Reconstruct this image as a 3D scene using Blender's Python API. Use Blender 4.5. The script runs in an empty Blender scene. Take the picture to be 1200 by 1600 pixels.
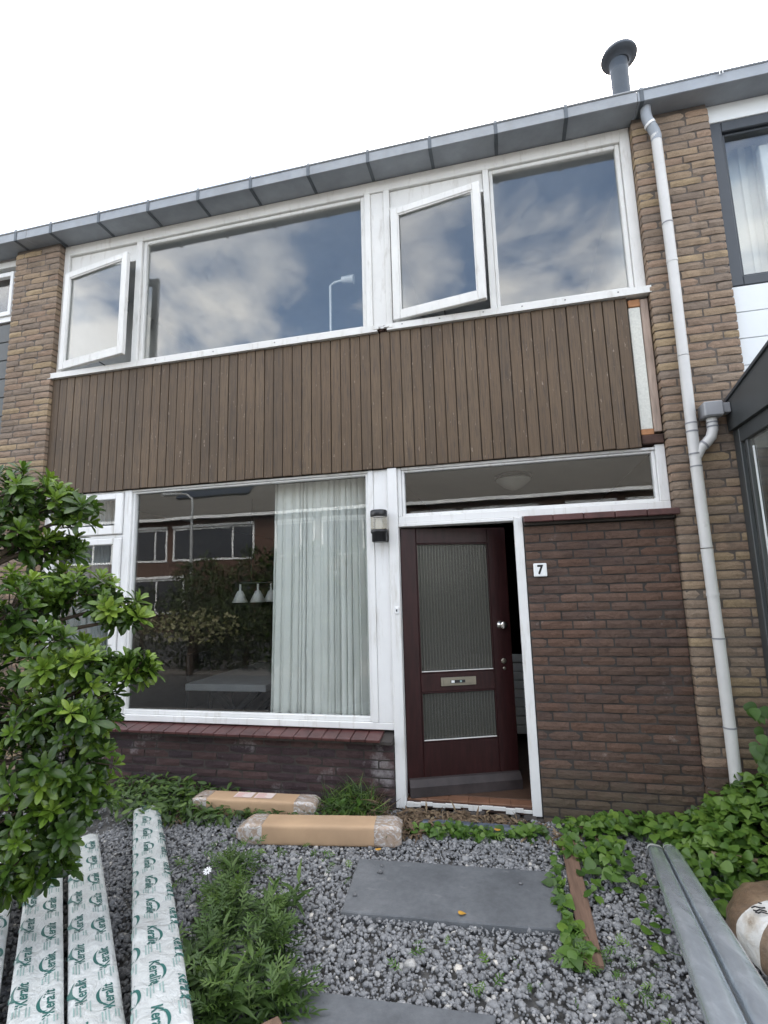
import bpy, math, random
import numpy as np
from mathutils import Vector, Matrix, Euler, noise as mnoise

random.seed(7)
rng = np.random.default_rng(11)
R = math.radians
scene = bpy.context.scene
col = scene.collection

# ------------------------------------------------------------------ camera
CAM = Vector((-0.1452, -3.9318, 1.5762))
cam_d = bpy.data.cameras.new('camera')
cam = bpy.data.objects.new('camera', cam_d)
col.objects.link(cam)
scene.camera = cam
right = Vector((0.97246233, 0.23158518, -0.02617882))
up = Vector((0.06074948, -0.14343455, 0.98779352))
fwd = Vector((-0.22500339, 0.96218233, 0.15355337))
mw = Matrix((right, up, -fwd)).transposed().to_4x4()
mw.translation = CAM
cam.matrix_world = mw
cam_d.sensor_fit = 'VERTICAL'
cam_d.sensor_height = 32.0
cam_d.sensor_width = 24.0
cam_d.lens = 797.62 / 1600 * 32.0
cam_d.clip_start = 0.05
cam_d.clip_end = 2000

# ------------------------------------------------------------------ world, sun, exposure
SUN_EL, SUN_AZ = R(46), R(14)          # behind the house, a little to the right
sun_dir = Vector((math.sin(SUN_AZ) * math.cos(SUN_EL), math.cos(SUN_AZ) * math.cos(SUN_EL), math.sin(SUN_EL)))
world = bpy.data.worlds.new('World')
scene.world = world
world.use_nodes = True
wn, wl = world.node_tree.nodes, world.node_tree.links
wn.clear()
w_out = wn.new('ShaderNodeOutputWorld')
w_bg = wn.new('ShaderNodeBackground')
w_bg.inputs['Strength'].default_value = 0.15
sky = wn.new('ShaderNodeTexSky')
sky.sky_type = 'NISHITA'
sky.sun_disc = False
sky.sun_elevation = SUN_EL
sky.sun_rotation = SUN_AZ
sky.air_density = 1.1
sky.dust_density = 1.8
sky.ozone_density = 1.0
w_tc = wn.new('ShaderNodeTexCoord')
w_sep = wn.new('ShaderNodeSeparateXYZ')
wl.new(w_tc.outputs['Generated'], w_sep.inputs[0])
w_add = wn.new('ShaderNodeMath'); w_add.operation = 'ADD'; w_add.inputs[1].default_value = 0.22
wl.new(w_sep.outputs['Z'], w_add.inputs[0])
w_max = wn.new('ShaderNodeMath'); w_max.operation = 'MAXIMUM'; w_max.inputs[1].default_value = 0.12
wl.new(w_add.outputs[0], w_max.inputs[0])
w_div = wn.new('ShaderNodeVectorMath'); w_div.operation = 'DIVIDE'
w_cmb = wn.new('ShaderNodeCombineXYZ')
for k in range(3):
    wl.new(w_max.outputs[0], w_cmb.inputs[k])
wl.new(w_tc.outputs['Generated'], w_div.inputs[0])
wl.new(w_cmb.outputs[0], w_div.inputs[1])
w_no = wn.new('ShaderNodeTexNoise')
w_no.inputs['Scale'].default_value = 2.3
w_no.inputs['Detail'].default_value = 9
w_no.inputs['Roughness'].default_value = 0.56
w_no.inputs['Distortion'].default_value = 0.25
w_of = wn.new('ShaderNodeVectorMath'); w_of.operation = 'ADD'; w_of.inputs[1].default_value = (4.5341, 19.2459, 2.5266)
wl.new(w_div.outputs[0], w_of.inputs[0])
wl.new(w_of.outputs[0], w_no.inputs['Vector'])
w_ra = wn.new('ShaderNodeValToRGB')
w_ra.color_ramp.elements[0].position = 0.41
w_ra.color_ramp.elements[0].color = (0, 0, 0, 1)
w_ra.color_ramp.elements[1].position = 0.56
w_ra.color_ramp.elements[1].color = (0.92, 0.92, 0.92, 1)
wl.new(w_no.outputs['Fac'], w_ra.inputs['Fac'])
# clouds take the brightness the sky has in their direction
w_bw = wn.new('ShaderNodeRGBToBW')
wl.new(sky.outputs[0], w_bw.inputs[0])
w_cm = wn.new('ShaderNodeMath'); w_cm.operation = 'MULTIPLY_ADD'
w_cm.inputs[1].default_value = 1.5
w_cm.inputs[2].default_value = 4.5
wl.new(w_bw.outputs[0], w_cm.inputs[0])
w_mix = wn.new('ShaderNodeMix'); w_mix.data_type = 'RGBA'
wl.new(w_ra.outputs['Color'], w_mix.inputs[0])
wl.new(sky.outputs[0], w_mix.inputs[6])
w_warm = wn.new('ShaderNodeVectorMath'); w_warm.operation = 'MULTIPLY'
wl.new(w_cm.outputs[0], w_warm.inputs[0]); w_warm.inputs[1].default_value = (1.02, 1.0, .975)
wl.new(w_warm.outputs[0], w_mix.inputs[7])
wl.new(w_mix.outputs[2], w_bg.inputs['Color'])
wl.new(w_bg.outputs[0], w_out.inputs[0])

sun_l = bpy.data.lights.new('sun', 'SUN')
sun_l.energy = 1.5
sun_l.angle = R(10)
sun_l.color = (1.0, 0.95, 0.88)
sun_o = bpy.data.objects.new('sun', sun_l)
col.objects.link(sun_o)
sun_o.rotation_euler = (-sun_dir).to_track_quat('-Z', 'Y').to_euler()

vs = scene.view_settings
vs.view_transform = 'Standard'
vs.look = 'None'
vs.gamma = 1
vs.use_curve_mapping = False
vs.exposure = 1.78
scene.cycles.max_bounces = 5
scene.cycles.transparent_max_bounces = 10
scene.cycles.diffuse_bounces = 3
scene.cycles.glossy_bounces = 4

# ------------------------------------------------------------------ material helpers
class NT:
    def __init__(self, name):
        self.m = bpy.data.materials.new(name)
        self.m.use_nodes = True
        self.n, self.l = self.m.node_tree.nodes, self.m.node_tree.links
        self.n.clear()
        self.out = self.n.new('ShaderNodeOutputMaterial')
        self._pos = None
    def pos(self):
        if self._pos is None:
            self._pos = self.n.new('ShaderNodeNewGeometry').outputs['Position']
        return self._pos
    def scaled(self, s):
        v = self.n.new('ShaderNodeVectorMath'); v.operation = 'MULTIPLY'
        self.l.new(self.pos(), v.inputs[0]); v.inputs[1].default_value = s
        return v.outputs[0]
    def noise(self, scale=5., detail=4., rough=.55, vec=None, dist=0., stretch=None):
        t = self.n.new('ShaderNodeTexNoise')
        t.inputs['Scale'].default_value = scale
        t.inputs['Detail'].default_value = detail
        t.inputs['Roughness'].default_value = rough
        t.inputs['Distortion'].default_value = dist
        self.l.new(vec or (self.scaled(stretch) if stretch else self.pos()), t.inputs['Vector'])
        return t.outputs['Fac']
    def ramp(self, fac, stops, interp='LINEAR'):
        r = self.n.new('ShaderNodeValToRGB')
        cr = r.color_ramp
        cr.interpolation = interp
        while len(cr.elements) < len(stops):
            cr.elements.new(0.5)
        for e, (p, c) in zip(cr.elements, stops):
            e.position = p
            e.color = (*c, 1) if isinstance(c, (tuple, list)) else (c, c, c, 1)
        self.l.new(fac, r.inputs['Fac'])
        return r.outputs['Color']
    def mix(self, a, b, fac, mode='MIX'):
        m = self.n.new('ShaderNodeMix'); m.data_type = 'RGBA'; m.blend_type = mode
        for s, v in ((6, a), (7, b)):
            if isinstance(v, (tuple, list)):
                m.inputs[s].default_value = (*v, 1)
            else:
                self.l.new(v, m.inputs[s])
        if isinstance(fac, (int, float)):
            m.inputs[0].default_value = fac
        else:
            self.l.new(fac, m.inputs[0])
        return m.outputs[2]
    def math(self, op, a, b=None):
        m = self.n.new('ShaderNodeMath'); m.operation = op
        for i, v in enumerate((a, b)):
            if v is None: continue
            if isinstance(v, (int, float)): m.inputs[i].default_value = v
            else: self.l.new(v, m.inputs[i])
        return m.outputs[0]
    def rand(self):
        return self.n.new('ShaderNodeObjectInfo').outputs['Random']
    def attr(self, name):
        a = self.n.new('ShaderNodeAttribute'); a.attribute_name = name
        return a.outputs['Fac']
    def bump(self, h, strength=.3, dist=.01):
        b = self.n.new('ShaderNodeBump')
        b.inputs['Strength'].default_value = strength
        b.inputs['Distance'].default_value = dist
        self.l.new(h, b.inputs['Height'])
        return b.outputs['Normal']
    def pbsdf(self, color, rough=.6, metal=0., normal=None, spec=.5, **kw):
        p = self.n.new('ShaderNodeBsdfPrincipled')
        def setv(nm, v):
            if isinstance(v, (int, float)): p.inputs[nm].default_value = v
            elif isinstance(v, (tuple, list)): p.inputs[nm].default_value = (*v, 1)
            else: self.l.new(v, p.inputs[nm])
        setv('Base Color', color); setv('Roughness', rough); setv('Metallic', metal)
        p.inputs['Specular IOR Level'].default_value = spec
        if normal is not None: self.l.new(normal, p.inputs['Normal'])
        for k, v in kw.items(): setv(k.replace('_', ' '), v)
        return p.outputs[0]
    def done(self, sh):
        self.l.new(sh, self.out.inputs['Surface'])
        return self.m

def simple(name, c, rough=.6, metal=0., var=.18, scale=6., bump=.15, bscale=60., spec=.5, stretch=None, dirt=None):
    t = NT(name)
    n = t.noise(scale, 5, .6, stretch=stretch)
    lo = tuple(x * (1 - var) for x in c); hi = tuple(min(1, x * (1 + var)) for x in c)
    cc = t.ramp(n, [(.3, lo), (.7, hi)])
    if dirt:
        cc = t.mix(cc, dirt[0], t.ramp(t.noise(dirt[1], 6, .65, stretch=dirt[4] if len(dirt) > 4 else None), [(dirt[2], 0.), (dirt[2] + .16, dirt[3])]))
    nb = t.bump(t.noise(bscale, 4, .6, stretch=stretch), bump, .004) if bump else None
    return t.done(t.pbsdf(cc, rough, metal, nb, spec))

def brick_mat(name, cols, stain=None, eff=None, moss=None):
    t = NT(name)
    r = t.rand()
    n = len(cols)
    base = t.ramp(r, [(i / n, c) for i, c in enumerate(cols)], 'CONSTANT')
    # lump in the brick face
    off = t.n.new('ShaderNodeVectorMath'); off.operation = 'ADD'
    t.l.new(t.pos(), off.inputs[0])
    cmb = t.n.new('ShaderNodeCombineXYZ')
    t.l.new(t.math('MULTIPLY', r, 37.), cmb.inputs[0]); t.l.new(t.math('MULTIPLY', r, 91.), cmb.inputs[2])
    t.l.new(cmb.outputs[0], off.inputs[1])
    v = off.outputs[0]
    st = t.n.new('ShaderNodeVectorMath'); st.operation = 'MULTIPLY'
    t.l.new(v, st.inputs[0]); st.inputs[1].default_value = (1, 1, 2.0)
    crease = t.noise(13, 5, .6, vec=st.outputs[0], dist=1.1)
    c = t.mix(base, t.ramp(crease, [(.28, .55), (.48, 1.), (.75, 1.22)]), .6, 'MULTIPLY')
    c = t.mix(c, t.ramp(t.noise(130, 3, .6), [(.3, .75), (.7, 1.2)]), .5, 'MULTIPLY')
    c = t.mix(c, t.ramp(t.noise(1.7, 5, .6), [(.3, .72), (.7, 1.18)]), .7, 'MULTIPLY')
    if stain:
        c = t.mix(c, stain, t.ramp(t.noise(3.1, 6, .65), [(.53, 0.), (.70, .7)]))
    if eff:     # lime bloom: (colour, scale, threshold, amount)
        c = t.mix(c, eff[0], t.ramp(t.noise(eff[1], 7, .7), [(eff[2], 0.), (eff[2] + .14, eff[3])]))
    if moss:    # green film on the lowest courses
        z = t.n.new('ShaderNodeSeparateXYZ'); t.l.new(t.pos(), z.inputs[0])
        low = t.math('SUBTRACT', .42, z.outputs['Z'])
        low = t.math('ADD', t.math('MULTIPLY', low, 1.6), t.math('SUBTRACT', t.noise(4, 5, .6), .5))
        c = t.mix(c, moss, t.ramp(low, [(.0, 0.), (.5, .65)]))
    h = t.math('ADD', t.math('MULTIPLY', crease, 1.), t.math('MULTIPLY', t.noise(110, 4, .6), .35))
    return t.done(t.pbsdf(c, .88, 0, t.bump(h, .7, .010), .25))

M = {}
M['brick_yellow'] = brick_mat('yellow_brick', [(.265, .195, .138), (.29, .215, .145), (.235, .178, .132), (.32, .24, .15), (.25, .182, .134), (.275, .195, .14), (.215, .168, .132), (.26, .20, .15)], stain=(.14, .108, .085))
M['brick_dark'] = brick_mat('dark_brick', [(.110, .069, .052), (.102, .066, .051), (.120, .073, .054), (.096, .064, .052), (.106, .070, .055), (.114, .068, .050), (.126, .080, .061)],
                            stain=(.070, .050, .047), eff=((.42, .38, .35), 6.5, .64, .45), moss=(.10, .085, .06))
M['brick_low'] = brick_mat('plum_brick', [(.066, .042, .042), (.055, .037, .040), (.078, .048, .046), (.05, .036, .04)],
                           eff=((.42, .40, .40), 2.4, .565, .6))
M['mortar_grey'] = simple('mortar_grey', (.115, .097, .083), .95, var=.3, bump=.5, bscale=140)
M['mortar_dark'] = simple('mortar_dark', (.050, .043, .039), .95, var=.35, bump=.5, bscale=140)
M['tile'] = simple('glazed_sill_tile', (.085, .034, .032), .38, var=.35, scale=9, bump=.2, bscale=40)
M['white'] = simple('white_paint', (.755, .755, .745), .42, var=.05, scale=3, bump=.12, bscale=35, dirt=((.46, .43, .37), 3, .55, .5, (6, 6, .9)))
M['white_old'] = simple('old_white_paint', (.69, .685, .66), .55, var=.07, scale=3, bump=.25, bscale=35, dirt=((.42, .39, .34), 4, .55, .45, (5, 5, 1.1)))
M['cream'] = simple('cream_panel', (.66, .66, .60), .8, var=.10, scale=70, bump=.4, bscale=160)
M['bare_wood'] = simple('bare_wood', (.34, .26, .21), .75, var=.3, stretch=(18, 18, 1.5), scale=3, bump=.3, bscale=9)
M['orange_wood'] = simple('raw_orange_wood', (.36, .17, .075), .7, var=.35, scale=12, bump=.3, bscale=30)
M['rot_wood'] = simple('rotten_wood', (.06, .032, .024), .85, var=.5, scale=20, bump=.6, bscale=40)

def board_mat():
    t = NT('brown_painted_board')
    r = t.rand()
    base = t.ramp(r, [(0., (.112, .075, .045)), (.2, (.120, .081, .049)), (.4, (.106, .072, .044)), (.6, (.125, .086, .053)), (.8, (.100, .069, .043))], 'CONSTANT')
    g = t.noise(2.4, 6, .65, stretch=(26, 26, 1.1))
    c = t.mix(base, t.ramp(g, [(.25, .55), (.5, 1.), (.8, 1.22)]), .85, 'MULTIPLY')
    c = t.mix(c, t.ramp(t.noise(1.1, 5, .6), [(.3, .75), (.7, 1.2)]), .7, 'MULTIPLY')
    # paint worn off along the grain
    wear = t.noise(3.2, 8, .72, stretch=(30, 30, 1.6))
    c = t.mix(c, (.055, .042, .035), t.ramp(wear, [(.51, 0.), (.63, .8)]))
    chip = t.noise(6, 6, .75, stretch=(9, 9, 2.0))
    c = t.mix(c, (.34, .27, .21), t.ramp(chip, [(.645, 0.), (.665, .8)]))
    return t.done(t.pbsdf(c, .6, 0, t.bump(g, .35, .004), .35))
M['board'] = board_mat()
M['board_gap'] = simple('dark_gap', (.038, .027, .02), .9, bump=0)
M['zinc'] = simple('weathered_zinc', (.29, .315, .345), .55, .15, var=.16, scale=4, bump=.12, bscale=30, dirt=((.27, .29, .31), 3, .55, .6))
M['zinc_dark'] = simple('dark_zinc', (.10, .115, .13), .55, .3, var=.2)
M['lip'] = simple('zinc_lip', (.27, .285, .30), .45, .3, var=.12, scale=8, dirt=((.25, .25, .24), 6, .55, .5))
M['pvc'] = simple('grey_pvc', (.575, .57, .555), .38, var=.06, scale=5, bump=.06, dirt=((.34, .34, .32), 9, .6, .5))
M['pvc_ring'] = simple('pvc_ring', (.23, .235, .25), .5, var=.15)
M['hopper'] = simple('hopper_grey', (.30, .305, .32), .45, var=.05, bump=.03)
M['flue'] = simple('flue_metal', (.065, .08, .10), .45, .2, var=.15, scale=5, bump=.1)
M['roof'] = simple('roof_tile', (.10, .085, .075), .85, var=.3, scale=3)
M['anthracite'] = simple('anthracite_frame', (.040, .047, .056), .4, var=.08, bump=.03)
M['porch'] = simple('porch_grey', (.055, .06, .062), .45, var=.1, scale=3, bump=.05)
M['lacquer'] = simple('white_lacquer_board', (.72, .75, .76), .5, var=.03, scale=3, bump=.06)
M['greyboard'] = simple('grey_cladding', (.10, .105, .105), .6, var=.1)
M['door'] = simple('mahogany_door', (.026, .0070, .0072), .40, var=.35, scale=4, stretch=(9, 9, 1.2), bump=.12, bscale=8, spec=.3)
M['door_base'] = simple('weathered_door_foot', (.032, .024, .024), .6, var=.4, scale=8, bump=.25)
M['brass'] = simple('aged_metal', (.27, .25, .20), .35, .8, var=.15, bump=.03)
M['chrome'] = simple('polished_metal', (.62, .60, .56), .18, 1., var=.03, bump=0)
M['black'] = simple('black_plastic', (.012, .012, .014), .35, var=.1, bump=.03)
M['print_black'] = simple('black_enamel', (.008, .008, .009), .4, var=.02, bump=0)
M['enamel'] = simple('white_enamel', (.82, .83, .83), .25, var=.02, bump=0)
M['soil'] = simple('soil', (.115, .112, .108), .95, var=.5, scale=9, bump=.8, bscale=50)
def slab_mat():
    t = NT('concrete_slab')
    c = t.ramp(t.noise(2.6, 7, .65), [(.30, (.088, .094, .102)), (.52, (.132, .140, .150)), (.72, (.172, .180, .190))])
    c = t.mix(c, t.ramp(t.noise(30, 5, .65), [(.3, .8), (.7, 1.15)]), .7, 'MULTIPLY')
    c = t.mix(c, (.26, .265, .27), t.ramp(t.noise(5, 8, .75, stretch=(1.2, 3, 1)), [(.60, 0.), (.72, .5)]))
    c = t.mix(c, (.055, .055, .055), t.ramp(t.noise(11, 6, .7), [(.64, 0.), (.72, .6)]))
    return t.done(t.pbsdf(c, .75, 0, t.bump(t.noise(140, 4, .6), .4, .004), .4))
M['slab'] = slab_mat()
M['kerb'] = simple('blue_stone', (.095, .115, .15), .6, var=.2, scale=8, bump=.3)
M['plank'] = simple('weathered_plank', (.155, .095, .065), .85, var=.4, scale=3, stretch=(14, 1.2, 4), bump=.5, bscale=8)
M['stick'] = simple('wood_stick', (.42, .31, .20), .7, var=.15)
M['bark'] = simple('bark', (.075, .055, .04), .9, var=.4, scale=20, bump=.8, bscale=60)
M['asphalt'] = simple('asphalt', (.05, .05, .052), .9, var=.25, scale=10)
M['paving'] = simple('paving', (.20, .185, .17), .85, var=.25, scale=8)
M['card'] = simple('brown_cardboard', (.46, .31, .19), .75, var=.10, scale=4, bump=.12, bscale=18, dirt=((.34, .21, .12), 5, .58, .4))
M['label'] = simple('paper_label', (.74, .62, .58), .6, var=.05, bump=0)
M['label_ink'] = simple('label_ink', (.62, .24, .20), .6, var=.1, bump=0)
M['curtain'] = simple('pale_curtain', (.70, .72, .70), .85, var=.05, scale=4, bump=.1)
M['net'] = simple('grey_net_curtain', (.30, .33, .34), .9, var=.1)
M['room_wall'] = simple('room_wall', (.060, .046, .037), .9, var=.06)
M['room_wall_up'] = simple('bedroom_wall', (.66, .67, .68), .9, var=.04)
M['ceiling'] = simple('ceiling', (.42, .43, .43), .9, var=.03)
M['wood_floor'] = simple('wood_floor', (.07, .04, .026), .5, var=.3, stretch=(2, 12, 2))
M['table'] = simple('grey_tabletop', (.30, .31, .32), .35, var=.12)
M['steel_dark'] = simple('dark_steel', (.03, .03, .033), .4, .5, var=.1)
M['hall_tile'] = simple('brown_floor_tile', (.17, .085, .05), .5, var=.3, scale=7)
M['shade'] = simple('white_shade', (.72, .72, .70), .4, var=.03, bump=0)
M['far_brick'] = simple('far_brick', (.11, .066, .05), .9, var=.3, scale=12)
M['far_roof'] = simple('far_roof', (.13, .12, .105), .9, var=.3, scale=6, stretch=(1, 1, 6))
M['solar'] = simple('solar_panel', (.02, .024, .035), .2, var=.1, bump=0)
M['postgrey'] = simple('galvanised_post', (.42, .43, .43), .5, .4, var=.1)

def tape_mat():
    t = NT('clear_packing_tape')
    n = t.noise(13, 6, .6, dist=2.2, stretch=(1, 2.2, 1.6))
    c = t.ramp(n, [(.36, (.37, .275, .20)), (.52, (.42, .345, .29)), (.60, (.60, .58, .57)), (.70, (.44, .39, .35))])
    return t.done(t.pbsdf(c, .16, 0, t.bump(n, .45, .02), .8))
M['tape'] = tape_mat()

def film_mat():   # white printed foil with creases and grime
    t = NT('white_plastic_foil')
    n = t.noise(14, 6, .6, dist=.8)
    c = t.ramp(t.noise(3.3, 6, .65), [(.3, (.50, .52, .51)), (.7, (.65, .67, .66))])
    c = t.mix(c, (.34, .335, .32), t.ramp(t.noise(5, 7, .7), [(.52, 0.), (.78, .6)]))
    return t.done(t.pbsdf(c, .36, 0, t.bump(n, .7, .03), .5))
M['film'] = film_mat()
M['green_ink'] = simple('green_ink', (.025, .12, .105), .45, var=.15, scale=20, bump=0)
M['pale_ink'] = simple('pale_green_ink', (.27, .38, .36), .5, var=.15, scale=30, bump=0)

def wrap_mat():
    t = NT('silver_grey_wrap')
    st = t.noise(7, 5, .6, dist=.6, stretch=(3, .7, 1))
    c = t.ramp(st, [(.3, (.36, .40, .44)), (.55, (.46, .51, .55)), (.8, (.66, .71, .75))])
    return t.done(t.pbsdf(c, .17, .45, t.bump(st, .25, .01), .6))
M['wrap'] = wrap_mat()

def sack_mat():
    t = NT('printed_sack')
    tc = t.n.new('ShaderNodeTexCoord')
    sp = t.n.new('ShaderNodeSeparateXYZ'); t.l.new(tc.outputs['Object'], sp.inputs[0])
    # slanted border between the white front and the brown wood-look print
    d = t.math('MAXIMUM', t.math('ADD', sp.outputs['X'], .19), t.math('SUBTRACT', -.10, t.math('ADD', sp.outputs['Y'], t.math('MULTIPLY', sp.outputs['Z'], -.15))))
    e = t.math('SUBTRACT', t.math('ADD', sp.outputs['Y'], t.math('MULTIPLY', sp.outputs['X'], -.1)), .045)
    br = t.mix(t.ramp(t.noise(9, 6, .65, stretch=(1, 1, 2)), [(.35, (.075, .05, .035)), (.55, (.17, .115, .075)), (.75, (.33, .24, .16))]), (.30, .22, .14), 0.15)
    sel = t.math('MAXIMUM', t.math('GREATER_THAN', d, 0.), t.math('GREATER_THAN', e, 0.))
    c = t.mix(t.ramp(t.noise(12, 6, .7), [(.45, (.66, .66, .64)), (.62, (.52, .48, .42)), (.75, (.30, .24, .18))]), br, sel)
    n = t.noise(15, 5, .6, dist=1.)
    return t.done(t.pbsdf(c, .32, 0, t.bump(n, .5, .02), .55))
M['sack'] = sack_mat()

def leaf_mat(name, stops, rough=.35, trans=.3, spec=.5):
    t = NT(name)
    a = t.attr('tint')
    c = t.ramp(a, stops)
    c = t.mix(c, t.ramp(t.noise(40, 3, .6), [(.3, .8), (.7, 1.15)]), .6, 'MULTIPLY')
    p = t.pbsdf(c, rough, 0, None, spec)
    tr = t.n.new('ShaderNodeBsdfTranslucent')
    t.l.new(t.mix(c, (1.3, 1.5, .5), .5, 'MULTIPLY'), tr.inputs['Color'])
    ms = t.n.new('ShaderNodeMixShader'); ms.inputs[0].default_value = trans
    t.l.new(p, ms.inputs[1]); t.l.new(tr.outputs[0], ms.inputs[2])
    return t.done(ms.outputs[0])
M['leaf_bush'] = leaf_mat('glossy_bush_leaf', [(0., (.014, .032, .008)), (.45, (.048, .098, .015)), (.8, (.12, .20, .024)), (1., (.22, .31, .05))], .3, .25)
M['leaf_vine'] = leaf_mat('bindweed_leaf', [(0., (.024, .056, .012)), (.5, (.070, .150, .022)), (1., (.15, .25, .04))], .45, .3)
M['leaf_weed'] = leaf_mat('weed_leaf', [(0., (.020, .042, .012)), (.5, (.058, .112, .022)), (1., (.14, .215, .042))], .5, .25)
M['leaf_dry'] = leaf_mat('dry_stalks', [(0., (.05, .035, .022)), (.5, (.15, .10, .06)), (1., (.30, .23, .14))], .8, .1)
M['leaf_far'] = leaf_mat('hedge_leaf', [(0., (.012, .022, .006)), (.5, (.04, .065, .014)), (1., (.10, .14, .035))], .5, .2)
M['blossom'] = leaf_mat('pale_blossom', [(0., (.06, .08, .02)), (.4, (.20, .21, .09)), (1., (.55, .52, .32))], .6, .2)
M['dead_leaf'] = simple('yellow_dead_leaf', (.50, .27, .04), .6, var=.3, scale=60)

def gravel_mat():
    t = NT('grey_gravel')
    a = t.attr('tint')
    c = t.ramp(a, [(0., (.115, .117, .122)), (.35, (.20, .203, .21)), (.7, (.295, .298, .305)), (.9, (.42, .41, .39)), (1., (.62, .58, .52))])
    c = t.mix(c, t.ramp(t.noise(160, 4, .6), [(.3, .72), (.7, 1.2)]), .8, 'MULTIPLY')
    return t.done(t.pbsdf(c, .75, 0, None, .35))
M['gravel'] = gravel_mat()

def glass_mat(name, tint=(.95, .96, .95), wav=.0015, wscale=1.3, f0=.10, dirt=.03):
    t = NT(name)
    lw = t.n.new('ShaderNodeLayerWeight'); lw.inputs['Blend'].default_value = .5
    f5 = t.math('POWER', lw.outputs['Facing'], 5.)
    fr = t.math('ADD', t.math('MULTIPLY', f5, 1 - f0), f0)
    nb = t.bump(t.noise(wscale, 2, .4), wav, .3)
    gl = t.n.new('ShaderNodeBsdfGlossy'); gl.inputs['Roughness'].default_value = .0
    t.l.new(nb, gl.inputs['Normal'])
    tr = t.n.new('ShaderNodeBsdfTransparent'); tr.inputs['Color'].default_value = (*tint, 1)
    df = t.n.new('ShaderNodeBsdfDiffuse'); df.inputs['Color'].default_value = (.5, .5, .5, 1)
    m0 = t.n.new('ShaderNodeMixShader')
    t.l.new(t.ramp(t.noise(2.2, 7, .7), [(.4, 0.), (.8, dirt)]), m0.inputs[0])
    t.l.new(tr.outputs[0], m0.inputs[1]); t.l.new(df.outputs[0], m0.inputs[2])
    m1 = t.n.new('ShaderNodeMixShader')
    t.l.new(fr, m1.inputs[0]); t.l.new(m0.outputs[0], m1.inputs[1]); t.l.new(gl.outputs[0], m1.inputs[2])
    return t.done(m1.outputs[0])
M['glass'] = glass_mat('window_glass')
M['glass_wavy'] = glass_mat('wavy_window_glass', wav=.0020, wscale=2.2, dirt=.006, f0=.062)
M['glass_frost'] = glass_mat('dusty_porch_glass', tint=(.75, .78, .74), dirt=.35)
M['lamp_glass'] = glass_mat('lamp_glass', tint=(.85, .82, .74), f0=.12, dirt=.3)

def rib_mat():
    t = NT('ribbed_glass')
    g = t.pbsdf((.105, .105, .092), .12, 0, None, .9)
    tr = t.n.new('ShaderNodeBsdfTransparent'); tr.inputs['Color'].default_value = (.62, .64, .58, 1)
    ms = t.n.new('ShaderNodeMixShader'); ms.inputs[0].default_value = .72
    t.l.new(tr.outputs[0], ms.inputs[1]); t.l.new(g, ms.inputs[2])
    return t.done(ms.outputs[0])
M['rib'] = rib_mat()

# ------------------------------------------------------------------ mesh helpers
def tag(o, label=None, cat=None, group=None, kind=None):
    if label: o['label'] = label
    if cat: o['category'] = cat
    if group: o['group'] = group
    if kind: o['kind'] = kind
    return o

def link(name, me, parent=None, loc=None):
    o = bpy.data.objects.new(name, me)
    col.objects.link(o)
    if parent is not None:
        o.parent = parent
        if loc is None:
            # keep world placement: geometry is written in world coordinates
            o.matrix_parent_inverse = parent_world(parent).inverted()
    if loc is not None:
        o.location = loc
    return o

PW = {}
def parent_world(p):
    if p.name in PW: return PW[p.name]
    return Matrix.Identity(4)

def empty(name, loc, label=None, cat=None, group=None):
    o = bpy.data.objects.new(name, None)
    o.empty_display_size = .1
    col.objects.link(o)
    o.location = loc
    PW[o.name] = Matrix.Translation(Vector(loc))
    return tag(o, label, cat, group)

def mesh_np(name, V, F, mat, tint=None, smooth=False):
    me = bpy.data.meshes.new(name)
    V = np.asarray(V, np.float32); F = np.asarray(F, np.int32)
    k = F.shape[1]
    me.vertices.add(len(V)); me.vertices.foreach_set('co', V.ravel())
    me.loops.add(F.size); me.loops.foreach_set('vertex_index', F.ravel())
    me.polygons.add(len(F))
    me.polygons.foreach_set('loop_start', np.arange(len(F), dtype=np.int32) * k)
    me.polygons.foreach_set('loop_total', np.full(len(F), k, np.int32))
    if smooth: me.polygons.foreach_set('use_smooth', np.ones(len(F), bool))
    me.materials.append(mat)
    if tint is not None:
        a = me.attributes.new('tint', 'FLOAT', 'POINT')
        a.data.foreach_set('value', np.asarray(tint, np.float32))
    me.update(calc_edges=True); me.validate()
    return me

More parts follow.
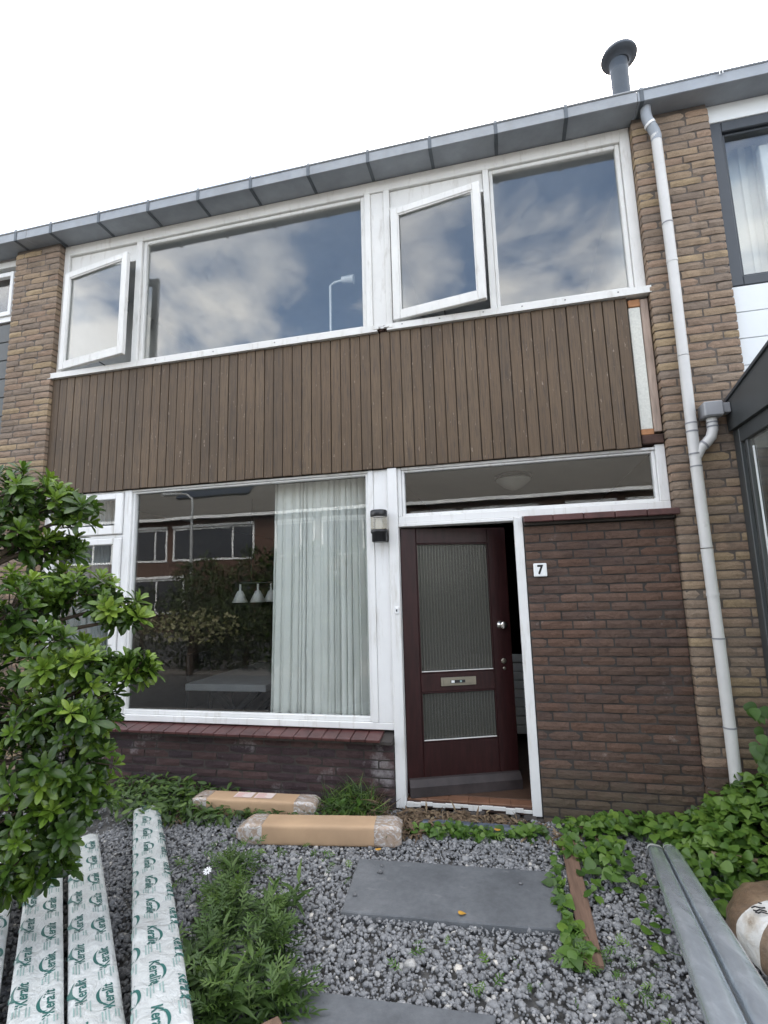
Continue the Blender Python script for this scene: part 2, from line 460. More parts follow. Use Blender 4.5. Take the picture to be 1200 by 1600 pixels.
class MB:
    """collects solids, links them as one mesh object"""
    def __init__(self):
        self.v, self.f, self.sm = [], [], []
    def add(self, vs, fs, smooth=False, mat4=None):
        b = len(self.v)
        for p in vs:
            self.v.append(tuple(mat4 @ Vector(p)) if mat4 is not None else tuple(p))
        for f in fs:
            self.f.append([i + b for i in f]); self.sm.append(smooth)
        return self
    def box(self, x0, x1, y0, y1, z0, z1, b=.004, mat4=None):
        if x0 > x1: x0, x1 = x1, x0
        if y0 > y1: y0, y1 = y1, y0
        if z0 > z1: z0, z1 = z1, z0
        b = min(b, (x1 - x0) * .45, (y1 - y0) * .45, (z1 - z0) * .45)
        vs, idx = [], {}
        X, Y, Z = (x0, x1), (y0, y1), (z0, z1)
        for i in (0, 1):
            for j in (0, 1):
                for k in (0, 1):
                    sx, sy, sz = (1, -1)[i], (1, -1)[j], (1, -1)[k]
                    idx[(i, j, k, 0)] = len(vs); vs.append((X[i], Y[j] + sy * b, Z[k] + sz * b))
                    idx[(i, j, k, 1)] = len(vs); vs.append((X[i] + sx * b, Y[j], Z[k] + sz * b))
                    idx[(i, j, k, 2)] = len(vs); vs.append((X[i] + sx * b, Y[j] + sy * b, Z[k]))
        fs = []
        g = lambda i, j, k, a: idx[(i, j, k, a)]
        for i in (0, 1):
            q = [g(i, 0, 0, 0), g(i, 1, 0, 0), g(i, 1, 1, 0), g(i, 0, 1, 0)]; fs.append(q if i else q[::-1])
            q = [g(0, i, 0, 1), g(0, i, 1, 1), g(1, i, 1, 1), g(1, i, 0, 1)]; fs.append(q if i else q[::-1])
            q = [g(0, 0, i, 2), g(1, 0, i, 2), g(1, 1, i, 2), g(0, 1, i, 2)]; fs.append(q if i else q[::-1])
        for i in (0, 1):
            for j in (0, 1):
                q = [g(i, j, 0, 0), g(i, j, 1, 0), g(i, j, 1, 1), g(i, j, 0, 1)]; fs.append(q if i ^ j else q[::-1])
                q = [g(i, 0, j, 0), g(i, 1, j, 0), g(i, 1, j, 2), g(i, 0, j, 2)]; fs.append(q if not (i ^ j) else q[::-1])
                q = [g(0, i, j, 1), g(1, i, j, 1), g(1, i, j, 2), g(0, i, j, 2)]; fs.append(q if i ^ j else q[::-1])
                for k in (0, 1):
                    q = [g(i, j, k, 0), g(i, j, k, 1), g(i, j, k, 2)]; fs.append(q if (i + j + k) % 2 else q[::-1])
        return self.add(vs, fs, False, mat4)
    def tube(self, pts, rad, n=12, caps=True, smooth=True, mat4=None):
        pts = [Vector(p) for p in pts]
        if not isinstance(rad, (list, tuple)): rad = [rad] * len(pts)
        vs, fs = [], []
        ref = None
        for i, p in enumerate(pts):
            d = (pts[min(i + 1, len(pts) - 1)] - pts[max(i - 1, 0)]).normalized()
            if ref is None: ref = d.orthogonal().normalized()
            u_ = (ref - d * ref.dot(d)).normalized(); ref = u_
            w_ = d.cross(u_)
            for k in range(n):
                a = 2 * math.pi * k / n
                vs.append(p + (u_ * math.cos(a) + w_ * math.sin(a)) * rad[i])
        for i in range(len(pts) - 1):
            for k in range(n):
                a, b_ = i * n + k, i * n + (k + 1) % n
                fs.append([a, b_, b_ + n, a + n])
        self.add(vs, fs, smooth, mat4)
        if caps:    # caps on their own vertices keep the rim crisp
            self.add(vs[:n], [list(range(n))[::-1]], False, mat4)
            self.add(vs[-n:], [list(range(n))], False, mat4)
        return self
    def lathe(self, prof, c, n=24, smooth=True):
        """prof: list of (r, z) round the vertical axis through c"""
        vs, fs = [], []
        for r_, z in prof:
            for k in range(n):
                a = 2 * math.pi * k / n
                vs.append((c[0] + r_ * math.cos(a), c[1] + r_ * math.sin(a), c[2] + z))
        for i in range(len(prof) - 1):
            for k in range(n):
                a, b_ = i * n + k, i * n + (k + 1) % n
                fs.append([a, b_, b_ + n, a + n])
        self.add(vs, fs, smooth)
        self.add(vs[:n], [list(range(n))[::-1]], False)
        self.add(vs[-n:], [list(range(n))], False)
        return self
    def prism(self, poly, axis, a0, a1):
        """poly: 2-d outline in the two other axes, extruded along axis from a0 to a1"""
        def P(q, a):
            if axis == 'x': return (a, q[0], q[1])
            if axis == 'y': return (q[0], a, q[1])
            return (q[0], q[1], a)
        n = len(poly)
        vs = [P(q, a0) for q in poly] + [P(q, a1) for q in poly]
        fs = [list(range(n))[::-1], [n + k for k in range(n)]]
        for k in range(n):
            fs.append([k, (k + 1) % n, n + (k + 1) % n, n + k])
        return self.add(vs, fs)
    def mesh(self, name, mat):
        me = bpy.data.meshes.new(name)
        me.from_pydata(self.v, [], self.f)
        me.polygons.foreach_set('use_smooth', self.sm)
        me.materials.append(mat)
        me.update(); me.validate()
        return me
    def build(self, name, mat, parent=None, label=None, cat=None, group=None, kind=None, fix=False):
        me = self.mesh(name, mat)
        if fix:
            import bmesh
            bm = bmesh.new(); bm.from_mesh(me); bmesh.ops.recalc_face_normals(bm, faces=bm.faces); bm.to_mesh(me); bm.free()
        o = link(name, me, parent)
        return tag(o, label, cat, group, kind)

def B(name, mat, parent, x0, x1, y0, y1, z0, z1, b=.004, **kw):
    return MB().box(x0, x1, y0, y1, z0, z1, b).build(name, mat, parent, **kw)

def text_arrays(s, size, bold=0.0, shear=0.0):
    cu = bpy.data.curves.new('txt', 'FONT')
    cu.body = s; cu.size = size; cu.offset = bold; cu.shear = shear; cu.resolution_u = 3
    cu.align_x = 'CENTER'; cu.align_y = 'CENTER'
    ob = bpy.data.objects.new('txt', cu); col.objects.link(ob)
    dg = bpy.context.evaluated_depsgraph_get()
    ev = ob.evaluated_get(dg); me = ev.to_mesh()
    v = [tuple(p.co) for p in me.vertices]; f = [list(p.vertices) for p in me.polygons]
    ev.to_mesh_clear()
    bpy.data.objects.remove(ob); bpy.data.curves.remove(cu)
    return v, f

# ------------------------------------------------------------------ bricks
_bm = {}
def brick_mesh(L, kind, var, mat, depth=.08, h=.0510):
    key = (round(L, 3), kind, var, h)
    if key in _bm: return _bm[key]
    rr = random.Random(hash((round(L * 1000), kind, var)) & 0xffff)
    nx = max(2, min(6, int(L / .035))); nz = 2
    V, F = [], []
    ph = rr.uniform(0, 50)
    for k in range(nz + 1):
        for i in range(nx + 1):
            x = L * i / nx; z = h * k / nz
            edge = (i in (0, nx)) + (k in (0, nz))
            y = .0042 * edge + .0045 * mnoise.noise((x * 14 + ph, z * 26, var * 3.3))
            dx = .0028 * mnoise.noise((x * 20, z * 30 + ph, 7.7)) if i in (0, nx) else 0
            dz = .0026 * mnoise.noise((x * 16 + ph, z * 30, 3.1)) if k in (0, nz) else 0
            V.append((x + dx, y, z + dz))
    w = nx + 1
    for k in range(nz):
        for i in range(nx):
            a = k * w + i
            F.append([a, a + 1, a + 1 + w, a + w])
    ring = [i for i in range(w)] + [k * w + nx for k in range(1, nz + 1)] + [nz * w + i for i in range(nx - 1, -1, -1)] + [k * w for k in range(nz - 1, 0, -1)]
    b = len(V)
    for i in ring:
        x, y, z = V[i]; V.append((min(max(x, 0), L), depth, min(max(z, 0), h)))
    m = len(ring)
    for i in range(m):
        F.append([ring[(i + 1) % m], ring[i], b + i, b + (i + 1) % m])
    me = bpy.data.meshes.new('brick'); me.from_pydata(V, [], F); me.materials.append(mat); me.update()
    _bm[key] = me
    return me

COURSE = .0625
def lay(parent, x0, x1, z0, z1, yf, kind, mat, seed=1, first=None, plinth=None, depth=.08):
    """individual bricks over a rectangle; parent is the mortar backing"""
    rr = random.Random(seed)
    n = 0
    rows = int(round((z1 - z0) / COURSE))
    inv = parent_world(parent).inverted()
    for r_ in range(rows):
        z = z0 + r_ * COURSE + .0045
        x = x0
        offs = (.21, .1, .155, .1, .21, .06)[(r_ * 2 + seed) % 6] if r_ % 2 else (.1, .21, .155, .21)[(r_ + seed) % 4]
        first_l = offs
        while x < x1 - .02:
            L = first_l if x == x0 else .21
            if x + L > x1 - .045: L = x1 - x
            L = round(L, 2) if L < x1 - x - .001 else L
            me = brick_mesh(round(L, 3), kind if not (plinth and z < plinth[0]) else kind + 'p', rr.randrange(5), mat if not (plinth and z < plinth[0]) else plinth[1], depth)
            o = bpy.data.objects.new('brick', me); col.objects.link(o)
            o.parent = parent; o.matrix_parent_inverse = inv
            o.location = (x, yf + rr.uniform(-.0025, .0025), z + rr.uniform(-.0012, .0012))
            o.rotation_euler = (rr.uniform(-.008, .008), rr.uniform(-.004, .004), rr.uniform(-.008, .008))
            x += L + .0125
            n += 1
    return n

# ================================================================== SETTING
def ground():
    V = [(-150, -220, -.02), (150, -220, -.02), (150, 80, -.02), (-150, 80, -.02)]
    me = bpy.data.meshes.new('ground'); me.from_pydata(V, [], [[0, 1, 2, 3]]); me.materials.append(M['soil']); me.update()
    tag(link('ground', me), kind='structure')
    # sidewalk and road behind the camera
    mb = MB().box(-60, 60, -7.6, -5.6, -.1, .02, .01); mb.build('pavement', M['paving'], kind='structure')
    mb = MB().box(-60, 60, -12.6, -7.6, -.15, -.006, .01); mb.build('road', M['asphalt'], kind='structure')
    mb = MB().box(-60, 60, -14.2, -12.6, -.1, .025, .01); mb.build('pavement', M['paving'], kind='structure')
ground()

# ------------------------------------------------------------------ the house
house = empty('row_house', (-1.68, 0, 0), 'brown brick terraced house with brown board cladding and dark front door ajar', 'house')

# wall under the living-room window
low_wall = B('window_wall', M['mortar_dark'], house, -4.375, -1.03, -.021, .12, -.05, .462, .002)
lay(low_wall, -4.372, -1.032, -.037, .463, -.03, 'low', M['brick_low'], 3)
# sloping tiles on top of it
sill_base = MB().prism([(-.095, .465), (.05, .465), (.05, .53), (-.095, .485)], 'x', -4.37, -1.032).build('window_sill_bed', M['mortar_dark'], house, fix=True)
tile_me = MB().box(0, .108, -.125, .04, 0, .024, .004).mesh('sill_tile', M['tile'])
xt = -4.37
while xt < -1.13:
    o = link('sill_tile', tile_me, sill_base, loc=(xt, -.004, .507 + random.uniform(-.0015, .0015)))
    o.matrix_parent_inverse = parent_world(sill_base).inverted()
    o.rotation_euler = (.17, random.uniform(-.006, .006), random.uniform(-.01, .01))
    xt += .1125
# entrance wall of dark brick
ent_wall = B('entrance_wall', M['mortar_dark'], house, .003, 1.02, -.021, .12, -.05, 2.028, .002)
lay(ent_wall, .006, 1.017, -.035, 2.028, -.03, 'dark', M['brick_dark'], 5)
cap_base = B('wall_cap_bed', M['mortar_dark'], house, .004, 1.02, -.06, .05, 2.030, 2.05, .002)
cap_me = MB().box(0, .205, -.10, .05, 0, .045, .005).mesh('wall_cap_tile', M['tile'])
for i in range(5):
    o = link('cap_tile', cap_me, cap_base, loc=(.004 + i * .2085, 0, 2.051)); o.rotation_euler = (.03, 0, random.uniform(-.006, .006))

# cladding boards
clad = B('cladding', M['board_gap'], house, -4.372, .872, -.008, .05, 2.56, 3.725, .002)
NB = 60
bw = (0.868 + 4.372) / NB
bd_me = [MB().box(0, bw - .006, -.022, 0, 0, 1.166, .003).mesh('board', M['board']) for _ in range(1)]
for i in range(NB):
    o = link('board', bd_me[0], clad, loc=(-4.371 + i * bw, -.0085 + random.uniform(-.0025, .0015), 2.556 + random.uniform(-.003, .003)))
    o.rotation_euler = (random.uniform(-.001, .001), random.uniform(-.0012, .0012), random.uniform(-.012, .012))
# strip at the right where boards are missing
B('insulation_panel', M['cream'], house, .877, .958, -.004, .04, 2.692, 3.645, .003, label='exposed cream insulation strip')
B('batten', M['bare_wood'], house, .961, 1.014, -.016, .05, 2.664, 3.70, .004)
B('wood_block', M['orange_wood'], house, .877, .960, -.012, .04, 3.648, 3.705, .003)
B('wood_block', M['orange_wood'], house, .874, .959, -.012, .04, 2.648, 2.690, .003)
B('rotten_rail', M['rot_wood'], house, .872, 1.018, -.020, .05, 2.578, 2.645, .006)

def ring_frame(mb, x0, x1, z0, z1, w, y0, y1, b=.004):
    """four mitre-free members round an opening, w = (left, right, bottom, top)"""
    l, r_, bo, t = w
    mb.box(x0, x0 + l, y0, y1, z0, z1, b)
    mb.box(x1 - r_, x1, y0, y1, z0, z1, b)
    mb.box(x0 + l, x1 - r_, y0 + .002, y1 - .002, z0, z0 + bo, b)
    mb.box(x0 + l, x1 - r_, y0 + .002, y1 - .002, z1 - t, z1, b)

def pane(parent, x0, x1, z0, z1, y, mat='glass', th=.006, name='pane'):
    return B(name, M[mat], parent, x0, x1, y, y + th, z0, z1, .0005)

# ---- upper storey frame (head, jambs, mullions)
UZ0, UZ1 = 3.790, 5.185
uf = MB()
uf.box(-4.378, -4.318, 0, .10, UZ0, UZ1)                # left jamb
uf.box(-3.515, -3.450, -.002, .10, UZ0, 5.075)            # mullion
uf.box(-1.172, -1.118, -.002, .10, UZ0, 5.075)            # centre post, two stiles and panel
uf.box(-1.118, -.998, .014, .10, UZ0, 5.075)
uf.box(-.998, -.945, -.002, .10, UZ0, 5.075)
uf.box(-.135, -.085, -.002, .10, UZ0, 5.075)
uf.box(.945, 1.020, 0, .10, UZ0, UZ1)
uf.box(-4.318, .945, 0.001, .10, 5.075, UZ1)             # head
uf.box(-4.318, .945, 0.001, .10, UZ0, 3.812)             # bottom rail
uf.box(-4.318, -3.515, 0.002, .10, 4.872, 4.900)         # rails over the casements
uf.box(-.945, -.135, 0.002, .10, 4.872, 4.900)
uwin = uf.build('window_frame', M['white_old'], house)
B('head_panel', M['white_old'], uwin, -4.316, -3.517, .028, .06, 4.902, 5.073, .003)
B('head_panel', M['white_old'], uwin, -.943, -.137, .028, .06, 4.902, 5.073, .003)
mb = MB(); ring_frame(mb, -3.449, -1.173, 3.813, 5.074, (.038, .038, .022, .035), .020, .07, .006); mb.build('glazing_bead', M['white_old'], uwin)
pane(uwin, -3.413, -1.209, 3.832, 5.042, .048)
mb = MB(); ring_frame(mb, -.084, .944, 3.813, 5.074, (.03, .035, .022, .035), .020, .07, .006); mb.build('glazing_bead', M['white_old'], uwin)
pane(uwin, -.056, .911, 3.832, 5.042, .048)

# sill board with nail heads
sill = MB().prism([(-.062, 3.722), (-.01, 3.722), (-.01, 3.728), (.04, 3.728), (.04, 3.789), (-.062, 3.776)], 'x', -4.415, -1.07)
sill.prism([(-.062, 3.722), (-.01, 3.722), (-.01, 3.728), (.04, 3.728), (.04, 3.789), (-.062, 3.776)], 'x', -.985, 1.035)
us = sill.build('upper_sill', M['white_old'], house, fix=True)
mb = MB()
for k in range(7):     # splintered, rotten joint in the sill
    x = -1.07 + k * .013
    mb.box(x, x + .016, -.05 + random.uniform(0, .02), .03, 3.735 + random.uniform(-.012, .008), 3.772 + random.uniform(-.02, .006), .002)
mb.build('rotten_joint', M['rot_wood'], us)
mb = MB()
for k in range(5):
    x = -1.10 + k * .03
    mb.box(x, x + .045, -.066 + random.uniform(-.006, .006), -.05, 3.748 + random.uniform(-.015, .012), 3.758 + random.uniform(-.01, .012), .002)
mb.build('paint_flake', M['white_old'], us)
mb = MB()
for x in (-.86, -.55, -.2, .1, .42, .8, -2.0, -2.6, -3.2):
    mb.box(x, x + .010, -.065, -.058, 3.752, 3.760, .002)
mb.build('nail', M['steel_dark'], us)

def casement(hx, w, z0, z1, ang, y=-.038):
    """sash hung on its left side, swung outwards"""
    root_mb = MB()
    ring_frame(root_mb, 0, w, z0, z1, (.062, .062, .075, .06), -.022, .022, .005)
    m4 = Matrix.Translation((hx, y, 0)) @ Matrix.Rotation(-R(ang), 4, 'Z')
    root_mb.v = [tuple(m4 @ Vector(p)) for p in root_mb.v]
    s = root_mb.build('casement', M['white_old'], house)
    g = MB().box(.055, w - .055, .004, .010, z0 + .068, z1 - .053, .0005)
    g.v = [tuple(m4 @ Vector(p)) for p in g.v]; g.build('pane', M['glass'], s)
    bd = MB(); ring_frame(bd, .062, w - .062, z0 + .075, z1 - .06, (.012, .012, .012, .012), -.016, .003, .003)
    bd.v = [tuple(m4 @ Vector(p)) for p in bd.v]; bd.build('glazing_bead', M['white_old'], s)
    h = MB().box(w - .045, w - .02, .022, .05, z0 + .45, z0 + .56, .004)
    h.v = [tuple(m4 @ Vector(p)) for p in h.v]; h.build('latch', M['steel_dark'], s)
    st = MB().tube([(w * .55, .03, z0 + .03), (w * .55 - .03, .16, z0 + .028)], .005, 8)
    st.v = [tuple(m4 @ Vector(p)) for p in st.v]; st.build('stay', M['steel_dark'], s)
casement(-4.290, .85, 3.800, 4.830, 9)
casement(-.925, .775, 3.800, 4.825, 9.5)

# ---- ground floor frame
lf = MB()
LZ0, LZ1 = .545, 2.553
lf.box(-4.378, -4.318, 0, .10, LZ0, LZ1)
lf.box(-3.500, -3.425, -.002, .10, LZ0 + .05, LZ1)
lf.box(-1.195, -1.150, -.002, .10, LZ0 + .05, LZ1)
lf.box(-1.149, -1.028, 0.004, .10, LZ0 + .05, LZ1)
lf.box(-4.318, -1.028, 0.001, .10, LZ0, LZ0 + .05)
lf.box(-4.318, -3.500, 0.002, .10, 2.118, 2.150)
lf.box(-4.318, -1.195, 0.003, .10, 2.535, LZ1)
lwin = lf.build('window_frame', M['white'], house)
mb = MB(); ring_frame(mb, -3.424, -1.196, .596, 2.534, (.022, .022, .035, .016), .018, .07, .004); mb.build('glazing_bead', M['white'], lwin)
pane(lwin, -3.405, -1.215, .628, 2.522, .050, 'glass_wavy')
for (z0, z1) in ((.60, 2.115), (2.153, 2.530)):
    mb = MB(); ring_frame(mb, -4.312, -3.506, z0, z1, (.075, .075, .08, .055), -.024, .05, .006)
    s = mb.build('sash', M['white'], lwin)
    pane(s, -4.242, -3.576, z0 + .075, z1 - .05, .004)

# ---- transom over the door and the entrance wall
tf = MB()
tf.box(-.948, 1.020, 0, .10, 2.102, 2.158)
tf.box(.955, 1.020, 0.001, .10, 2.158, 2.575)
tf.box(-.948, -.918, 0.001, .10, 2.158, LZ1)
tf.box(-.918, .955, .002, .10, 2.535, 2.556)
trans = tf.build('transom_frame', M['white'], house)
mb = MB(); ring_frame(mb, -.917, .954, 2.159, 2.534, (.022, .022, .022, .016), .016, .07, .004); mb.build('glazing_bead', M['white'], trans)
pane(trans, -.897, .934, 2.178, 2.520, .046, 'glass_wavy')

# ---- door frame
df = MB()
df.box(-1.0265, -.950, -.022, .11, .012, LZ1, .004)
df.box(-.066, -.002, -.022, .11, .020, 2.101, .004)
df.box(-.949, -.067, -.010, .11, 2.076, 2.1005, .003)
dframe = df.build('door_frame', M['white'], house)
mb = MB()
xx = -.948
while xx < -.07:          # threshold with flaking white edge
    w = random.uniform(.05, .11); w = min(w, -.067 - xx)
    mb.box(xx, xx + w, -.018 + random.uniform(-.006, .006), -.006, .040 + random.uniform(-.018, .006), .062 + random.uniform(-.006, .008), .002)
    xx += w
mb.build('flaking_edge', M['white_old'], dframe)
thr = B('threshold', M['rot_wood'], house, -.948, -.067, -.005, .16, .02, .066, .004)
tile2 = MB().box(0, .146, -.02, .18, 0, .012, .002).mesh('threshold_tile', M['hall_tile'])
for i in range(6):
    link('threshold_tile', tile2, thr, loc=(-.946 + i * .1475, .02, .067 + random.uniform(-.001, .001)))
mb = MB()
for k in range(26):
    x = -.95 + random.uniform(0, .9); s_ = random.uniform(.03, .09)
    mb.box(x, x + s_, -.05 - random.uniform(0, .05), -.004, -.02, random.uniform(.005, .034), .006, Matrix.Rotation(random.uniform(-.01, .01), 4, 'Z'))
mb.build('rubble_base', M['mortar_dark'], house, kind='stuff')

# ---- front door, opened inwards
DM = Matrix.Translation((-.945, .035, 0)) @ Matrix.Rotation(R(21), 4, 'Z')
DW, DZ0, DZ1 = .868, .095, 2.068
GX0, GX1 = .125, .715
def dbuild(mb, name, mat, parent):
    mb.v = [tuple(DM @ Vector(p)) for p in mb.v]
    return mb.build(name, M[mat], parent)
mb = MB()
mb.box(0, GX0, 0, .045, DZ0, DZ1)
mb.box(GX1, DW, 0, .045, DZ0, DZ1)
mb.box(GX0, GX1, .001, .044, 1.945, DZ1)
mb.box(GX0, GX1, .001, .044, .805, .945)
mb.box(GX0, GX1, .001, .044, DZ0, .445)
door = dbuild(mb, 'front_door', 'door', house)
for (z0, z1) in ((.945, 1.945), (.445, .805)):
    V, F = [], []
    nr = 24; per = 10
    n = nr * per
    for k, z in enumerate((z0, z1)):
        for i in range(n + 1):
            x = GX0 + (GX1 - GX0) * i / n
            V.append((x, 0.026 - .0125 * abs(math.sin(math.pi * i / per)), z))
    for i in range(n): F.append([i, i + 1, i + n + 2, i + n + 1])
    b0 = len(V)
    V += [(GX0, .031, z0), (GX1, .031, z0), (GX1, .031, z1), (GX0, .031, z1)]
    F.append([b0, b0 + 3, b0 + 2, b0 + 1])
    mb = MB(); mb.add(V, F, True); dbuild(mb, 'ribbed_pane', 'rib', door)
    mb = MB(); ring_frame(mb, GX0, GX1, z0, z1, (.009, .009, .009, .009), -.004, .010, .002); o = dbuild(mb, 'glazing_bead', 'door', door)
    mb = MB().box(GX0 + .01, GX1 - .01, -.003, .012, z0 + .009, z0 + .014, .001); dbuild(mb, 'worn_bead_edge', 'white_old', door)
mb = MB().prism([(-.055, DZ0 - .012), (0, DZ0 - .012), (0, DZ0 + .105), (-.018, DZ0 + .098), (-.052, DZ0 + .055)], 'x', .01, DW - .002)
dbuild(mb, 'weather_board', 'door_base', door)
# letter plate
mb = MB().box(.280, .560, -.010, 0, .845, .908, .003); lp = dbuild(mb, 'letter_plate', 'brass', door)
mb = MB().box(.300, .540, -.014, -.010, .860, .893, .002); dbuild(mb, 'letter_flap', 'brass', door)
mb = MB().box(.355, .470, -.0155, -.0142, .866, .888, .0003); dbuild(mb, 'sticker', 'print_black', door)
mb = MB().box(.360, .385, -.0168, -.0156, .868, .886, .0003); dbuild(mb, 'sticker_panel', 'enamel', door)
mb = MB().box(.428, .443, -.0168, -.0156, .870, .884, .0003); dbuild(mb, 'sticker_panel', 'pale_ink', door)
# knob and cylinder plates
def ycyl(mb, prof, x, z, n=20):
    vs, fs = [], []
    for r_, y in prof:
        for k in range(n):
            a = 2 * math.pi * k / n
            vs.append((x + r_ * math.cos(a), y, z + r_ * math.sin(a)))
    for i in range(len(prof) - 1):
        for k in range(n):
            a, b_ = i * n + k, i * n + (k + 1) % n
            fs.append([a, a + n, b_ + n, b_])
    fs.append(list(range(n))); fs.append([(len(prof) - 1) * n + k for k in range(n)][::-1])
    mb.add(vs, fs, True)
    return mb
dbuild(ycyl(MB(), [(.036, 0), (.036, -.006), (.017, -.012), (.015, -.032), (.027, -.040), (.032, -.055), (.027, -.068), (.018, -.071)], .790, 1.290), 'door_knob', 'chrome', door)
dbuild(ycyl(MB(), [(.021, 0), (.021, -.006), (.012, -.009)], .793, 1.012), 'lock_cylinder', 'brass', door)
dbuild(ycyl(MB(), [(.013, 0), (.013, -.005), (.006, -.008)], .795, .955), 'lock_cylinder', 'brass', door)

# ---- gutter (zinc box gutter) per house
def gutter(parent, x0, x1, brackets, m_lip='lip'):
    t = .004
    y0, y1, zb, zt = -.205, .006, 5.188, 5.285
    mb = MB()
    mb.box(x0, x1, y0, y1, zb, zb + t, .001)
    mb.box(x0, x1, y1 - t, y1 - .0005, zb + t, zt + .05, .001)
    g = mb.build('gutter', M['zinc'], parent)
    lp_ = MB().box(x0, x1, y0 - .006, y0 + t, zb + .002, zt, .002)
    lp_.tube([(x0, y0 - .004, zt + .002), (x1, y0 - .004, zt + .002)], .011, 10)
    lp_.build('gutter_lip', M[m_lip], g)
    for bx in brackets:
        mb = MB()
        mb.box(bx - .014, bx + .014, y0 - .012, y0 - .0065, zb - .004, zt + .016, .001)
        mb.box(bx - .014, bx + .014, y0 - .012, y1 - .01, zb - .007, zb - .0012, .001)
        mb.box(bx - .011, bx + .011, y0 - .012, y0 + .03, zt + .0165, zt + .021, .001)
        mb.build('gutter_bracket', M['zinc_dark'], g)
    return g
gutter(house, -4.648, 1.043, [-4.35, -3.785, -3.233, -2.702, -2.17, -1.618, -1.077, -.544, -.009, .529])

# ---- roof
def roof(parent, x0, x1):
    rz = lambda y: 5.30 + (y + .1) * .52
    mb = MB().prism([(-.12, 5.300), (-.12, 5.36), (4.3, rz(4.3) + .08), (8.72, 5.36), (8.72, 5.30), (4.3, rz(4.3))], 'x', x0, x1)
    return mb.build('roof', M['roof'], parent, fix=True)
roof(house, -4.648, 1.29)

# ---- interior shell of the house
def shell(parent):
    mb = MB()
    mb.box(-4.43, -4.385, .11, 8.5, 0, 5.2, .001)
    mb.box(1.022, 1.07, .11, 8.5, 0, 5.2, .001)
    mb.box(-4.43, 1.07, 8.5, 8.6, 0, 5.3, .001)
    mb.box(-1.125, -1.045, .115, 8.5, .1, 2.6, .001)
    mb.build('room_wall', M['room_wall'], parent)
    mb = MB()
    mb.box(-1.10, -1.0, .115, 4.0, 2.72, 5.12, .001)
    mb.box(-4.384, 1.021, 3.2, 3.26, 2.72, 5.12, .001)
    mb.box(1.012, 1.021, .115, 3.2, 2.72, 5.12, .001)
    mb.box(-4.384, -4.375, .115, 3.2, 2.72, 5.12, .001)
    mb.build('bedroom_wall', M['room_wall_up'], parent)
    B('floor', M['wood_floor'], parent, -4.384, 1.021, .105, 8.49, -.02, .082, .001)
    mb = MB().box(-4.384, 1.021, .106, 8.49, 2.60, 2.72, .001)
    mb.build('ceiling', M['ceiling'], parent)
    B('ceiling', M['room_wall_up'], parent, -4.384, 1.021, .106, 8.49, 5.12, 5.22, .001)
    mb = MB().box(-4.3, -1.2, .11, .32, .55, .59, .004)
    mb.build('window_board', M['room_wall'], parent)
    # closed-off lower infill behind cladding and wall
    B('floor_edge', M['room_wall'], parent, -4.384, 1.021, .052, .104, 2.560, 3.785, .001)
shell(house)

# ------------------------------------------------------------------ neighbours
lh = empty('row_house', (-7.3, 0, 0), 'left neighbouring terraced house with yellow brick pier and grey cladding', 'house')
pl = B('brick_pier', M['mortar_grey'], lh, -4.920, -4.382, -.0615, .12, -.05, 5.186, .002)
lay(pl, -4.928, -4.374, -.03, 5.187, -.07, 'yel', M['brick_yellow'], 2, depth=.10)
mb = MB(); ring_frame(mb, -7.9, -4.945, 4.46, 5.16, (.06, .06, .07, .07), .0, .10); lw_ = mb.build('window_frame', M['white'], lh)
pane(lw_, -7.86, -4.99, 4.52, 5.10, .05)
mb = MB(); ring_frame(mb, -5.9, -5.0, 4.52, 5.02, (.04, .04, .05, .05), -.02, .03); mb.build('casement', M['white'], lw_)
wall_l = B('front_wall', M['room_wall'], lh, -10.2, -4.925, .10, .2, 0, 5.2, .002)
cl_l = B('cladding', M['board_gap'], lh, -9.9, -4.93, .02, .099, 2.4, 4.45, .002)
bm_l = MB().box(-9.9, -4.932, -.02, .019, 0, .192, .004).mesh('board', M['greyboard'])
for i in range(10):
    link('board', bm_l, cl_l, loc=(0, .0, 2.42 + i * .2))
gutter(lh, -10.2, -4.652, [-4.78, -5.32, -5.87, -6.4])
roof(lh, -10.2, -4.652)
B('lower_wall', M['brick_dark'], lh, -9.9, -4.935, -.02, .095, 0, .6, .003)
mb = MB(); ring_frame(mb, -9.0, -4.96, .62, 2.38, (.06, .06, .07, .07), .0, .095); lw2 = mb.build('window_frame', M['white'], lh)
pane(lw2, -8.96, -5.0, .68, 2.33, .05)

rh = empty('row_house', (4.2, 0, 0), 'right neighbouring house with dark grey window, white boards and porch', 'house')
pr_ = B('brick_pier', M['mortar_grey'], rh, 1.030, 1.552, -.0615, .12, -.05, 5.186, .002)
nr_b = lay(pr_, 1.022, 1.560, -.03, 5.187, -.07, 'yel', M['brick_yellow'], 8, plinth=(.40, M['brick_dark']), depth=.10)
gutter(rh, 1.047, 7.4, [1.075, 2.2, 3.3, 4.4], 'zinc')
mb = MB().tube([(1.60, -.225, 5.25), (1.60, -.226, 5.275), (1.607, -.228, 5.283), (1.614, -.228, 5.283), (1.62, -.226, 5.275), (1.62, -.225, 5.255)], .004, 8)
mb.build('gutter_hook', M['enamel'], rh)
roof(rh, 1.294, 7.4)
B('lintel_board', M['lacquer'], rh, 1.562, 6.6, -.030, .10, 5.04, 5.186, .003)
mb = MB(); ring_frame(mb, 1.566, 4.6, 3.688, 5.038, (.085, .085, .075, .085), -.028, .10, .006); rw = mb.build('window_frame', M['anthracite'], rh)
mb = MB(); ring_frame(mb, 1.652, 4.514, 3.764, 4.952, (.022, .022, .022, .022), .0, .06, .004); mb.build('glazing_bead', M['anthracite'], rw)
pane(rw, 1.660, 4.506, 3.77, 4.946, .035)
